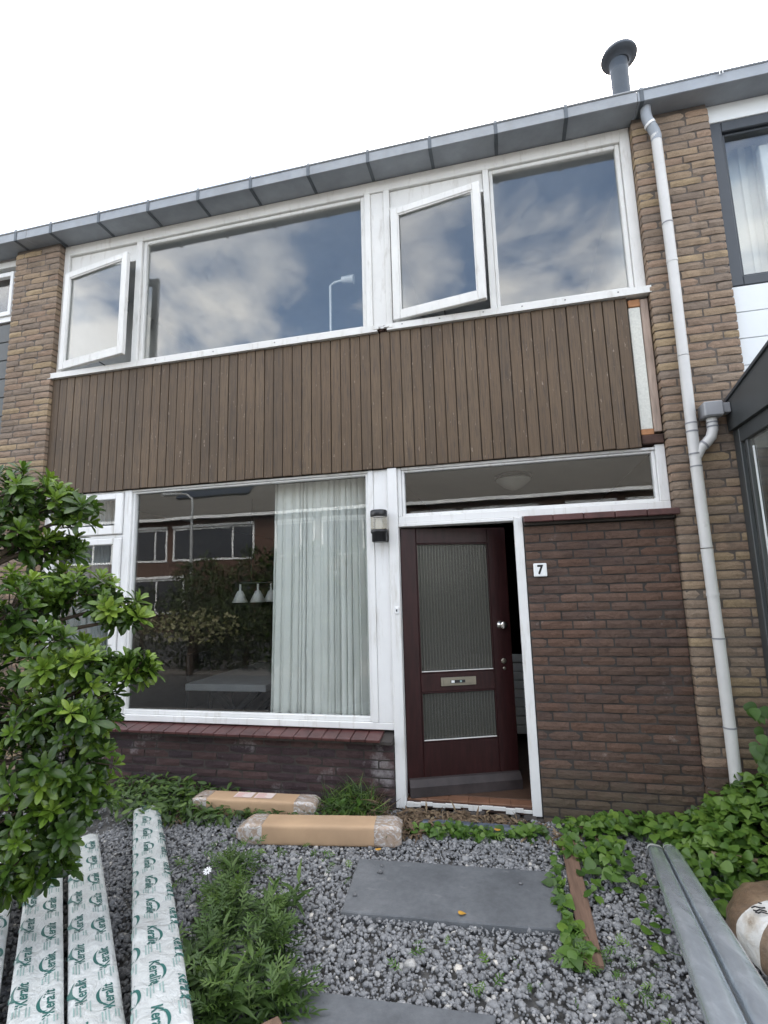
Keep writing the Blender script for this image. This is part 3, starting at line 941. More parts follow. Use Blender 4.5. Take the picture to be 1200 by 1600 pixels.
mb = MB(); ring_frame(mb, 1.95, 2.9, 3.80, 4.90, (.09, .09, .09, .09), .12, .18, .006); ic = mb.build('inner_casement', M['lacquer'], rw)
mb = MB().tube([(1.99, .115, 4.32), (1.99, .085, 4.32), (1.99, .08, 4.25)], .010, 10); mb.build('window_handle', M['chrome'], ic)
cw = B('cladding', M['board_gap'], rh, 1.575, 6.6, .0, .10, 2.4, 3.686, .002)
bm_r = MB().box(1.566, 6.6, -.028, -.001, 0, .196, .003).mesh('board', M['lacquer'])
for i in range(6):
    link('board', bm_r, cw, loc=(0, 0, 3.686 - .2 * (i + 1)))
B('room_wall', M['room_wall_up'], rh, 1.58, 6.6, 1.6, 1.7, 2.6, 5.18, .002)
B('ceiling', M['ceiling'], rh, 1.58, 6.6, .11, 1.6, 5.12, 5.18, .002)
B('lower_wall', M['room_wall'], rh, 1.563, 6.6, .0, .11, 0, 2.398, .002)
# porch
porch = MB().prism([(-.075, 2.60), (-.075, 2.795), (-1.55, 3.06), (-1.55, 2.60)], 'x', 1.405, 3.6).build('porch_roof', M['porch'], rh, fix=True)
mb = MB().prism([(-.07, 2.795), (-.07, 2.815), (-1.57, 3.085), (-1.57, 3.065)], 'x', 1.392, 3.62); mb.build('roof_trim', M['anthracite'], porch, fix=True)
mb = MB()
mb.box(1.432, 1.492, -.16, -.073, -.02, 2.599)
mb.box(1.432, 1.492, -1.50, -1.41, -.02, 2.599)
mb.box(1.433, 1.491, -1.41, -.16, .0, .55)
mb.box(1.433, 1.491, -1.41, -.16, 2.50, 2.599)
mb.box(1.440, 1.486, -.235, -.205, .55, 2.50)
mb.box(1.432, 3.6, -1.50, -1.44, -.02, .6)
psd = mb.build('porch_side', M['porch'], rh)
B('porch_pane', M['glass_frost'], psd, 1.455, 1.462, -1.41, -.16, .55, 2.50, .0005)
B('pale_seal', M['lacquer'], psd, 1.446, 1.4525, -.30, -.285, .56, 2.44, .001)

# curtain behind the right neighbour's window
def curtain(name, x0, x1, y, z0, z1, folds, amp, mat, label, seed=0, taper=.0):
    rr = random.Random(seed)
    n, m = folds * 10, 10
    ph = [rr.uniform(-.7, .7) for _ in range(folds + 2)]
    am = [rr.uniform(.35, 1.3) for _ in range(folds + 2)]
    wd = np.array([rr.uniform(.45, 1.9) for _ in range(folds)]); cum = np.concatenate([[0], np.cumsum(wd) / wd.sum()])
    V, F = [], []
    for side in (0, 1):
        for k in range(m + 1):
            t = k / m
            for i in range(n + 1):
                s = i / n
                fi = float(np.interp(s, cum, np.arange(folds + 1))); q = int(min(fi, folds)); fr = fi - q
                a = (am[q] * (1 - fr) + am[q + 1] * fr); p_ = ph[q] * (1 - fr) + ph[q + 1] * fr
                drift = .35 * math.sin(t * 2.1 + q)
                off = amp * a * math.sin(2 * math.pi * fi + p_ + drift * (1 - t)) * (.55 + .45 * (1 - t)) + .006 * mnoise.noise((s * 20, t * 6, seed))
                x = x0 + (x1 - x0) * s - taper * (1 - t) * (1 - s) + .012 * math.sin(2 * (2 * math.pi * fi + p_) + 1)
                V.append((x, y + off + side * .003, z0 + (z1 - z0) * t))
    w = n + 1
    for k in range(m):
        for i in range(n):
            a = k * w + i
            F.append([a, a + 1, a + 1 + w, a + w])
            b = a + (m + 1) * w
            F.append([b, b + w, b + w + 1, b + 1])
    me = mesh_np(name, V, F, M[mat], smooth=True)
    o = link(name, me)
    return tag(o, label, 'curtain')
curtain('curtain', -2.10, -1.235, .20, .60, 2.54, 15, .030, 'curtain', 'pale full-length pleated curtain in the large living-room window', 3, .03)
curtain('curtain', -4.26, -3.52, .17, .60, 2.54, 16, .018, 'net', 'grey net curtain behind the small sash window left of the large one', 5)
curtain('curtain', 1.66, 2.35, .24, 3.70, 5.0, 7, .03, 'curtain', 'white curtain behind the dark framed window of the right house', 9)

# ------------------------------------------------------------------ fixtures on the front
t = empty('wall_lamp', (-1.085, 0, 1.94), 'black round wall lamp with clear glass band on the white post', 'lamp')
c = (-1.085, -.095, 0)
MB().lathe([(.052, 1.955), (.058, 1.962), (.058, 2.020), (.066, 2.026), (.066, 2.047), (.060, 2.050)], c).build('lamp_cup', M['black'], t)
mb = MB(); prof = [(.060, 2.051)]
for k in range(6):
    z = 2.055 + k * .0165
    prof += [(.067, z), (.067, z + .010), (.062, z + .013)]
prof += [(.060, 2.152)]
mb.lathe(prof, c).build('lamp_lens', M['lamp_glass'], t)
MB().lathe([(.028, 2.052), (.028, 2.10), (.018, 2.14)], c).build('bulb', M['shade'], t)
MB().lathe([(.064, 2.1525), (.067, 2.158), (.067, 2.196), (.060, 2.204)], c).build('lamp_cap', M['black'], t)
mb = MB().box(-1.068, -1.034, -.05, .003, 1.958, 2.065, .008); mb.box(-1.075, -1.03, -.10, -.05, 1.965, 1.998, .006)
mb.build('lamp_bracket', M['black'], t)

t = empty('doorbell', (-.975, -.022, 1.40), 'small white doorbell button on the post left of the door', 'doorbell')
B('bell_plate', M['enamel'], t, -.990, -.963, -.034, -.0225, 1.402, 1.455, .004)
B('bell_button', M['steel_dark'], t, -.982, -.972, -.037, -.0345, 1.420, 1.438, .002)

t = empty('house_number', (.098, -.03, 1.655), 'white enamel house number plate reading 7 on dark brick', 'number plate')
B('number_plate', M['enamel'], t, .052, .145, -.047, -.036, 1.652, 1.748, .006)
v, f = text_arrays('7', .088, .0035)
MB().add([(.098 + p[0] * .88, -.0482, 1.700 + p[1]) for p in v], f).build('numeral', M['print_black'], t)

# ---- drainpipe with branch and hopper
dp = empty('drainpipe', (1.168, -.125, .12), 'pale grey drainpipe down the yellow brick pier with side branch', 'drainpipe')
PR = .0355
def pz(z): return (1.168 + .004 * math.sin(z * 2), -.125, z)
MB().tube([(1.112, -.14, 5.20), (1.112, -.14, 5.12), (1.118, -.139, 5.085), (1.140, -.132, 5.03), (1.160, -.126, 4.985), (1.168, -.125, 4.94), pz(4.9)], [.037] * 7, 20).build('pipe_bend', M['zinc'], dp)
MB().tube([(1.128, -.136, 5.052), (1.136, -.134, 5.036)], .0405, 20).build('pipe_ring', M['enamel'], dp)
zs = [4.95, 4.20, 3.16, 2.665, 2.36, 1.80, 1.215, .665, .15]
for a, b_ in zip(zs[:-1], zs[1:]):
    MB().tube([pz(a), pz(a - .04), pz((a + b_) / 2), pz(b_ + .006)], [PR + .0015, PR + .0003, PR, PR - .0003], 24).build('pipe_section', M['pvc'], dp)
for z in (4.203, 2.668, 2.61, 2.45, 2.362, 1.218, .668):
    MB().tube([pz(z - .005), pz(z + .005)], PR + .0030, 24).build('pipe_ring', M['pvc_ring'], dp)
for z in (3.9, 1.5):
    mb = MB().box(1.160, 1.178, -.09, -.066, z - .012, z + .012, .003); mb.tube([pz(z - .010), pz(z + .010)], PR + .0028, 24); mb.build('pipe_clip', M['pvc'], dp)
MB().tube([(1.172, -.125, 2.43), (1.205, -.126, 2.49), (1.245, -.128, 2.525), (1.275, -.13, 2.56), (1.290, -.13, 2.61), (1.292, -.13, 2.69)], .034, 20).build('branch_pipe', M['pvc'], dp)
for p0, p1 in (((1.222, -.127, 2.505), (1.232, -.1275, 2.513)), ((1.2915, -.13, 2.625), (1.2915, -.13, 2.635)), ((1.2918, -.13, 2.655), (1.2918, -.13, 2.663))):
    MB().tube([p0, p1], .037, 20).build('pipe_ring', M['pvc_ring'], dp)
mb = MB().box(1.232, 1.352, -.195, -.072, 2.692, 2.795, .008); mb.box(1.352, 1.404, -.165, -.10, 2.715, 2.785, .004); mb.build('hopper', M['hopper'], dp)

# ---- flue on the roof
fl = empty('flue_pipe', (1.20, .7, 5.7), 'dark metal flue with wide round cap on the roof', 'chimney')
MB().lathe([(.080, 5.55), (.080, 6.42), (.083, 6.425), (.083, 6.44), (.080, 6.445), (.080, 6.56)], (1.205, .7, 0), 28).build('flue_tube', M['flue'], fl)
MB().lathe([(.085, 6.54), (.12, 6.575), (.160, 6.585), (.163, 6.60), (.155, 6.625), (.10, 6.655), (.03, 6.67)], (1.215, .7, 0), 32).build('flue_cap', M['flue'], fl)

# ------------------------------------------------------------------ things indoors
t = empty('dining_table', (-3.1, 1.7, .082), 'grey topped dining table with crossed dark legs inside the living room', 'table')
B('tabletop', M['table'], t, -3.49, -2.57, 1.0, 2.6, .602, .672, .006)
for yy in (1.25, 2.35):
    for s in (-1, 1):
        MB().box(-.035, .035, yy - .04, yy + .04, -.36, .36, .003, Matrix.Translation((-3.03, 0, .342)) @ Matrix.Rotation(s * .85, 4, 'Y') @ Matrix.Scale(.98, 4)).build('leg', M['steel_dark'], t)
for i, (cx, cy, rz) in enumerate(((-3.75, 1.9, 1.4), (-2.25, 2.3, -1.7))):
    t = empty('dining_chair', (cx, cy, .082), ('dark dining chair at the left side of the grey table', 'dark dining chair at the right side of the grey table')[i], 'chair')
    m4 = Matrix.Translation((cx, cy, .082)) @ Matrix.Rotation(rz, 4, 'Z')
    MB().box(-.21, .21, -.21, .21, .40, .46, .02, m4).build('seat', M['steel_dark'], t)
    MB().box(-.20, .20, .17, .21, .46, .80, .015, m4).build('backrest', M['steel_dark'], t)
    for sx in (-1, 1):
        for sy in (-1, 1):
            MB().tube([(sx * .18, sy * .18, .40), (sx * .20, sy * .20, .0)], [.014, .010], 8, mat4=m4).build('leg', M['steel_dark'], t)
t = empty('pendant_lamp', (-2.75, 1.0, 1.5), 'white cone pendant lamp row hanging over the dining table', 'lamp')
MB().tube([(-2.88, 1.0, 1.70), (-2.32, 1.06, 1.70)], .007, 8).build('rail', M['steel_dark'], t)
for x in (-2.76, -2.42): MB().tube([(x, 1.02, 1.70), (x, 1.02, 2.6)], .003, 6).build('cord', M['steel_dark'], t)
for x, y in ((-2.873, 1.0), (-2.675, 1.01), (-2.58, 1.12), (-2.40, 1.05)):
    MB().lathe([(.010, 1.69), (.012, 1.625), (.030, 1.612), (.082, 1.500), (.078, 1.500), (.026, 1.602), (.006, 1.61)], (x, y, 0), 20).build('lamp_shade', M['shade'], t)
    MB().lathe([(.022, 1.53), (.022, 1.56), (.010, 1.59)], (x, y, 0), 12).build('bulb', M['shade'], t)
t = empty('flower_pot', (-2.62, 2.2, .672), 'small pot with white flowers on the dining table', 'plant pot')
MB().lathe([(.05, .673), (.07, .75), (.06, .75)], (-2.64, 2.2, 0), 14).build('pot', M['shade'], t)
mb = MB()
for k in range(14):
    a = rng.normal(0, .07, 3); mb.lathe([(.004, -.02), (.03, 0), (.004, .02)], (-2.64 + a[0], 2.2 + a[1], .83 + a[2] * .6), 7)
mb.build('flower_heads', M['shade'], t)
t = empty('ceiling_lamp', (-.03, .62, 2.45), 'round glass bowl lamp on the hall ceiling behind the transom', 'lamp')
MB().lathe([(.03, 2.452), (.085, 2.475), (.15, 2.53), (.155, 2.545), (.15, 2.55)], (-.03, .75, 0), 28).build('glass_bowl', M['shade'], t)
MB().lathe([(.165, 2.552), (.168, 2.58), (.12, 2.598)], (-.03, .75, 0), 28).build('lamp_rim', M['steel_dark'], t)
t = empty('lamp_post_stand_in', (-1.64, .42, 2.72), 'slim white post indoors, standing in for the lamp post in the upstairs pane', 'lamp')  # added indoors as stand-in for the white lamp post showing in the pane
MB().tube([(-1.64, .42, 2.74), (-1.64, .42, 4.53), (-1.60, .42, 4.56), (-1.50, .42, 4.57)], .012, 10).build('stem', M['enamel'], t)
MB().lathe([(.12, 2.721), (.12, 2.74), (.02, 2.75)], (-1.64, .42, 0), 18).build('base', M['enamel'], t)
MB().tube([(-1.52, .42, 4.575), (-1.40, .42, 4.56)], [.03, .045], 12).build('lamp_head', M['enamel'], t)
# hall: inner door frame and white radiator seen through the gap
t = empty('inner_door', (.45, 1.9, .082), 'glazed inner hall door with brown frame behind the front door', 'door')
mb = MB(); ring_frame(mb, .02, .98, .085, 2.10, (.10, .10, .30, .12), 1.90, 1.95); mb.build('door_leaf', M['hall_tile'], t)
B('pane', M['glass'], t, .13, .87, 1.922, 1.928, .39, 1.97, .0005)
t = empty('radiator', (.15, 1.55, .12), 'white panel radiator low in the hall behind the door', 'radiator')
mb = MB()
for k in range(9): mb.box(-.16, .40, 1.50, 1.56, .16 + k * .085, .16 + k * .085 + .078, .008)
mb.build('radiator_panel', M['enamel'], t)

# ================================================================== GARDEN
# gravel: angular stones, one mass
def hull_stone(seed):
    r_ = np.random.default_rng(seed)
    p = (1 + 5 ** .5) / 2
    V = np.array([(-1, p, 0), (1, p, 0), (-1, -p, 0), (1, -p, 0), (0, -1, p), (0, 1, p), (0, -1, -p), (0, 1, -p), (p, 0, -1), (p, 0, 1), (-p, 0, -1), (-p, 0, 1)], float)
    V /= np.linalg.norm(V[0]); V *= r_.uniform(.72, 1.18, (12, 1))
    V *= np.array([r_.uniform(.85, 1.3), r_.uniform(.7, 1.), r_.uniform(.5, .75)])
    F = np.array([(0, 11, 5), (0, 5, 1), (0, 1, 7), (0, 7, 10), (0, 10, 11), (1, 5, 9), (5, 11, 4), (11, 10, 2), (10, 7, 6), (7, 1, 8), (3, 9, 4), (3, 4, 2), (3, 2, 6), (3, 6, 8), (3, 8, 9), (4, 9, 5), (2, 4, 11), (6, 2, 10), (8, 6, 7), (9, 8, 1)])
    return V, F

def rot_mats(n, r_, tilt=None):
    """random rotation matrices (n,3,3)"""
    q = r_.normal(size=(n, 4)); q /= np.linalg.norm(q, axis=1, keepdims=True)
    w, x, y, z = q.T
    return np.stack([1 - 2 * (y * y + z * z), 2 * (x * y - z * w), 2 * (x * z + y * w), 2 * (x * y + z * w), 1 - 2 * (x * x + z * z), 2 * (y * z - x * w), 2 * (x * z - y * w), 2 * (y * z + x * w), 1 - 2 * (x * x + y * y)], 1).reshape(n, 3, 3)

def inst(tv, tf, mats, pos, tint, tv_tint=None):
    n, k = len(pos), len(tv)
    V = np.einsum('nij,kj->nki', mats, tv) + pos[:, None, :]
    F = tf[None] + (np.arange(n) * k)[:, None, None]
    T = np.repeat(tint[:, None], k, 1)
    if tv_tint is not None: T = np.clip(T + tv_tint[None], 0, 1)
    return V.reshape(-1, 3), F.reshape(-1, tf.shape[1]), T.ravel()

def join(parts):
    Vs, Fs, Ts, b = [], [], [], 0
    for V, F, T in parts:
        Vs.append(V); Fs.append(F + b); Ts.append(T); b += len(V)
    return np.concatenate(Vs), np.concatenate(Fs), np.concatenate(Ts)

SLAB1 = [(-1.085, -.795), (.016, -.742), (.014, -1.236), (-1.035, -1.292)]
SLAB2 = [(-1.05, -1.80), (-.28, -1.775), (-.30, -2.30), (-1.09, -2.33)]
def in_quad(x, y, q, grow=0.):
    cx, cy = np.mean([p[0] for p in q]), np.mean([p[1] for p in q])
    ok = np.ones(len(x), bool)
    for i in range(4):
        (x0, y0), (x1, y1) = q[i], q[(i + 1) % 4]
        s = (x1 - x0) * (y - y0) - (y1 - y0) * (x - x0)
        L = math.hypot(x1 - x0, y1 - y0)
        s0 = (x1 - x0) * (cy - y0) - (y1 - y0) * (cx - x0)
        ok &= (s * np.sign(s0) / L > -grow)
    return ok

def gravel():
    N = 190000
    x = rng.uniform(-4.2, 2.6, N); y = rng.uniform(-5.4, -.06, N)
    # denser where the picture looks
    near = (y > -3.2) & (x > -2.9) & (x < 1.5)
    keep = near | (rng.random(N) < .14)
    x, y = x[keep], y[keep]
    ok = ~in_quad(x, y, SLAB1, -.012) & ~in_quad(x, y, SLAB2, -.012) & ~((x > -.96) & (x < 0) & (y > -.05))
    x, y = x[ok], y[ok]
    n = len(x)
    s = rng.lognormal(math.log(.0092), .36, n)
    z = .002 + rng.random(n) * .014
    parts = []
    which = rng.integers(0, 12, n)
    tint = np.clip(rng.normal(.46, .17, n), .08, .93)
    big = rng.random(n) < .014
    tint[big] = rng.uniform(.88, 1., big.sum())
    for k in range(12):
        m = which == k
        tv, tf = hull_stone(k)
        # flat side mostly down
        c_ = m.sum()
        a = rng.uniform(0, 2 * math.pi, c_)
        mt = rot_mats(c_, rng)
        flat = np.zeros((c_, 3, 3)); flat[:, 0, 0] = np.cos(a); flat[:, 0, 1] = -np.sin(a); flat[:, 1, 0] = np.sin(a); flat[:, 1, 1] = np.cos(a); flat[:, 2, 2] = 1
        mt = np.where((rng.random(c_) < .6)[:, None, None], flat, mt) * s[m][:, None, None]
        parts.append(inst(tv, tf, mt, np.stack([x[m], y[m], z[m]], 1), tint[m]))
    V, F, T = join(parts)
    o = link('gravel', mesh_np('gravel', V, F, M['gravel'], T))
    tag(o, 'loose grey gravel covering the front garden', 'gravel', kind='stuff')
gravel()

# paving slabs
def slab(quad, z1, name, label):
    n = 14
    V, F = [], []
    P = [Vector((*p, 0)) for p in quad]
    mb = MB()
    c = sum(P, Vector()) / 4
    ring = []
    for i in range(4):
        for k in range(n):
            p = P[i].lerp(P[(i + 1) % 4], k / n)
            d = (p - c).normalized()
            ring.append(p + d * .005 * mnoise.noise((p.x * 9, p.y * 9, 1)))
    m = len(ring)
    vs = [(p.x, p.y, -.03) for p in ring] + [(p.x, p.y, z1 - .006) for p in ring] + [(c.x + (p.x - c.x) * .992, c.y + (p.y - c.y) * .988, z1) for p in ring]
    fs = []
    for i in range(m):
        j = (i + 1) % m
        fs += [[i, j, m + j, m + i], [m + i, m + j, 2 * m + j, 2 * m + i]]
    fs.append([2 * m + i for i in range(m)])
    mb.add(vs, fs)
    return mb.build(name, M['slab'], None, label, 'paving slab', fix=True)
slab(SLAB1, .034, 'paving_slab', 'large dark grey concrete slab lying in the gravel before the door')
slab(SLAB2, .034, 'paving_slab', 'grey concrete slab cut off by the bottom edge of the photo')
B('kerb_stone', M['kerb'], None, -.80, -.02, -.30, -.225, -.03, .048, .014, label='blue grey edging stone half buried below the door threshold', cat='kerb stone')

# old plank
pk = MB().box(-.040, .040, -.545, .545, 0, .022, .004)
m4 = Matrix.Translation((.115, -.905, .022)) @ Matrix.Rotation(-.012, 4, 'Z')
pk.v = [tuple(m4 @ Vector((p[0] + .006 * mnoise.noise((p[1] * 4, 0, 0)), p[1], p[2]))) for p in pk.v]
pk.build('plank', M['plank'], None, 'narrow weathered brown plank lying on the gravel among weeds', 'plank')

# two wrapped profiles leaning back towards the viewer
def profile(p0, p1, w, h, label):
    p0, p1 = Vector(p0), Vector(p1)
    d = (p1 - p0).normalized(); s = d.cross(Vector((0, 0, 1))).normalized(); u_ = s.cross(d)
    L = (p1 - p0).length
    t = empty('wrapped_profile', tuple(p0), label, 'profile')
    sec = []
    for k in range(20):
        a = 2 * math.pi * k / 20
        cx, cy = math.cos(a), math.sin(a)
        e = .66
        sec.append((w / 2 * abs(cx) ** e * (1 if cx >= 0 else -1), h / 2 * abs(cy) ** e * (1 if cy >= 0 else -1)))
    V, F = [], []
    n = 48
    for i in range(n + 1):
        q = i / n
        sc = 1 if i else .93
        for k, (a, b_) in enumerate(sec):
            wob = 1 + .03 * mnoise.noise((q * 9, k * .5, w * 100))
            V.append(p0 + d * (L * q) + s * a * wob * sc + u_ * (b_ * wob * sc))
    for i in range(n):
        for k in range(20):
            a, b_ = i * 20 + k, i * 20 + (k + 1) % 20
            F.append([a, b_, b_ + 20, a + 20])
    F.append(list(range(20))[::-1]); F.append([n * 20 + k for k in range(20)])
    mb = MB(); mb.add(V, F, True); mb.build('foil_wrap', M['wrap'], t, fix=True)
    # white tape collar near the foot
    V, F = [], []
    for i, q in enumerate((.10, .17)):
        for a, b_ in sec: V.append(p0 + d * q + s * a * 1.05 + u_ * b_ * 1.06)
    for k in range(20): F.append([k, (k + 1) % 20, 20 + (k + 1) % 20, 20 + k])
    mb = MB(); mb.add(V, F, True); mb.build('tape_collar', M['film'], t, fix=True)
profile((.605, -.385, .042), (.105, -3.42, .91), 0.076, .062, 'left one of two silver wrapped profiles lying on the gravel')
profile((.690, -.368, .042), (.192, -3.41, .908), 0.076, .062, 'right one of two silver wrapped profiles, the one beside the sack')
t = empty('trestle', (.17, -3.2, 0), 'wooden trestle holding up the ends of the silver profiles', 'trestle')
B('beam', M['plank'], t, -.25, .60, -3.24, -3.16, .725, .805, .004)
for sx in (-.18, .53):
    for sy in (-1, 1):
        MB().tube([(sx, -3.2 + sy * .03, .74), (sx, -3.2 + sy * .24, -.01)], .024, 6).build('leg', M['plank'], t)

# sack of soil
def sack():
    n, m = 64, 36
    V, F = [], []
    for k in range(m + 1):
        th = math.pi * (k / m - .5)
        for i in range(n):
            a = 2 * math.pi * i / n
            ct = abs(math.cos(th)) ** .85
            x = .33 * ct * abs(math.cos(a)) ** .8 * (1 if math.cos(a) >= 0 else -1)
            y = .27 * ct * abs(math.sin(a)) ** .8 * (1 if math.sin(a) >= 0 else -1)
            z = .145 * abs(math.sin(th)) ** .9 * (1 if th >= 0 else -1)
            w = 1 + .07 * mnoise.noise((x * 6, y * 6, z * 8)) + .045 * abs(mnoise.noise((x * 14 + z * 9, y * 14, z * 5))) + .02 * mnoise.noise((x * 34, y * 34, z * 14))
            V.append((x * w, y * w, max(-.155, z * w)))
    for k in range(m):
        for i in range(n):
            a, b_ = k * n + i, k * n + (i + 1) % n
            F.append([a, b_, b_ + n, a + n])
    me = bpy.data.meshes.new('sack'); me.from_pydata(V, [], F)
    me.polygons.foreach_set('use_smooth', [True] * len(F)); me.materials.append(M['sack']); me.update()
    root = empty('soil_sack', (1.01, -1.31, 0), 'bulging white and brown plastic sack at the right edge', 'sack')
    o = bpy.data.objects.new('sack_body', me); col.objects.link(o); o.parent = root; o.location = (0, 0, .155); o.rotation_euler = (0, 0, .18)
    # printed strokes on the white part
    mb = MB()
    def surf(x, y):
        # height of the upper surface by sampling
        best = 0
        for v in V:
            if v[2] > 0 and abs(v[0] - x) < .03 and abs(v[1] - y) < .03: best = max(best, v[2])
        return best
    for k, (x0, y0, x1, y1) in enumerate(((-.275, -.005, -.235, -.030), (-.278, -.020, -.240, -.046), (-.280, -.036, -.245, -.060), (-.24, .005, -.23, -.002))):
        pts = [(x0 + (x1 - x0) * q / 4, y0 + (y1 - y0) * q / 4) for q in range(5)]
        mb.tube([(px, py, surf(px, py) + .004) for px, py in pts], .0028, 6)
    o2 = bpy.data.objects.new('printed_stroke', mb.mesh('printed_stroke', M['print_black'])); col.objects.link(o2)
    o2.parent = root; o2.location = (0, 0, .155); o2.rotation_euler = (0, 0, .18)
sack()
MB().tube([(.845, -.60, .13), (1.0, -.62, .125), (1.30, -.68, .12)], [.012, .012, .011], 8).build('stick', M['stick'], None, 'thin pale wooden stick lying over the leaves behind the sack', 'stick')

# cardboard parcels
def parcel(p0, p1, w, h, zc, label, chamfer=(.09, .05), flat=.55):
    p0, p1 = Vector((*p0, zc)), Vector((*p1, zc))
    d = (p1 - p0); L = d.length; d.normalize()
    s = Vector((-d.y, d.x, 0)); u_ = Vector((0, 0, 1))
    t = empty('cardboard_parcel', (p0.x, p0.y, 0), label, 'parcel')
    K = 24
    sec = []
    for k in range(K):
        a = 2 * math.pi * (k + .5) / K
        cx, cy = math.cos(a), math.sin(a)
        e = .27
        sec.append((w / 2 * abs(cx) ** e * (1 if cx >= 0 else -1), h / 2 * abs(cy) ** e * (1 if cy >= 0 else -1)))
    def loft(q0, q1, grow, name, mat, seed, caps=True):
        n = max(8, int((q1 - q0) * L / .02)); V, F = [], []
        for i in range(n + 1):
            q = (q0 + (q1 - q0) * i / n) * L
            e0 = min(1, max(0, q / chamfer[0])); e1 = min(1, max(0, (L - q) / chamfer[1]))
            sc = (.62 + .38 * math.sin(e0 * math.pi / 2)) * (.80 + .20 * math.sin(e1 * math.pi / 2))
            scz = (.42 + .58 * math.sin(e0 * math.pi / 2)) * (.72 + .28 * math.sin(e1 * math.pi / 2))
            for k, (a, b_) in enumerate(sec):
                g = 1 + grow + .022 * mnoise.noise((q * 7, k * .6, seed)) + .012 * mnoise.noise((q * 30, k * 1.3, seed + 4))
                V.append(p0 + d * q + s * a * sc * g + u_ * (b_ * scz * g - (1 - scz) * h * .12))
        for i in range(n):
            for k in range(K):
                a, b_ = i * K + k, i * K + (k + 1) % K
                F.append([a, b_, b_ + K, a + K])
        if caps:
            F.append(list(range(K))[::-1]); F.append([n * K + k for k in range(K)])
        mb = MB(); mb.add(V, F, True)
        return mb.build(name, M[mat], t, fix=True)
    loft(.0, 1., 0, 'cardboard_body', 'card', 2)
    loft(-.003, .165, .028, 'end_tape', 'tape', 2)
    loft(.845, 1.003, .028, 'end_tape', 'tape', 2)
    return t, p0, d, s, L
t1, p0, d_, s_, L_ = parcel((-2.53, -.29), (-1.55, -.235), .165, .118, .066, 'rear cardboard parcel with pink address labels against the brick wall')
for a, b_ in ((.36, .50), (.52, .66)):
    q0 = p0 + d_ * (a * L_); q1 = p0 + d_ * (b_ * L_)
    MB().add([q0 - s_ * .045 + Vector((0, 0, .0625)), q1 - s_ * .045 + Vector((0, 0, .0625)), q1 + s_ * .05 + Vector((0, 0, .0625)), q0 + s_ * .05 + Vector((0, 0, .0625))], [[0, 1, 2, 3]]).build('paper_label', M['label'], t1)
    mb = MB()
    for k in range(6):
        r0 = -.035 + k * .014
        x0 = q0 + d_ * .012 + s_ * r0; x1 = q0 + d_ * (.05 + .06 * random.random()) + s_ * r0
        mb.add([x0 + Vector((0, 0, .0634)), x1 + Vector((0, 0, .0634)), x1 + s_ * .004 + Vector((0, 0, .0634)), x0 + s_ * .004 + Vector((0, 0, .0634))], [[0, 1, 2, 3]])
    mb.build('label_print', M['label_ink'], t1)
parcel((-1.93, -.655), (-.885, -.515), .175, .125, .075, 'front cardboard parcel with taped ends, nearest the paving slab')

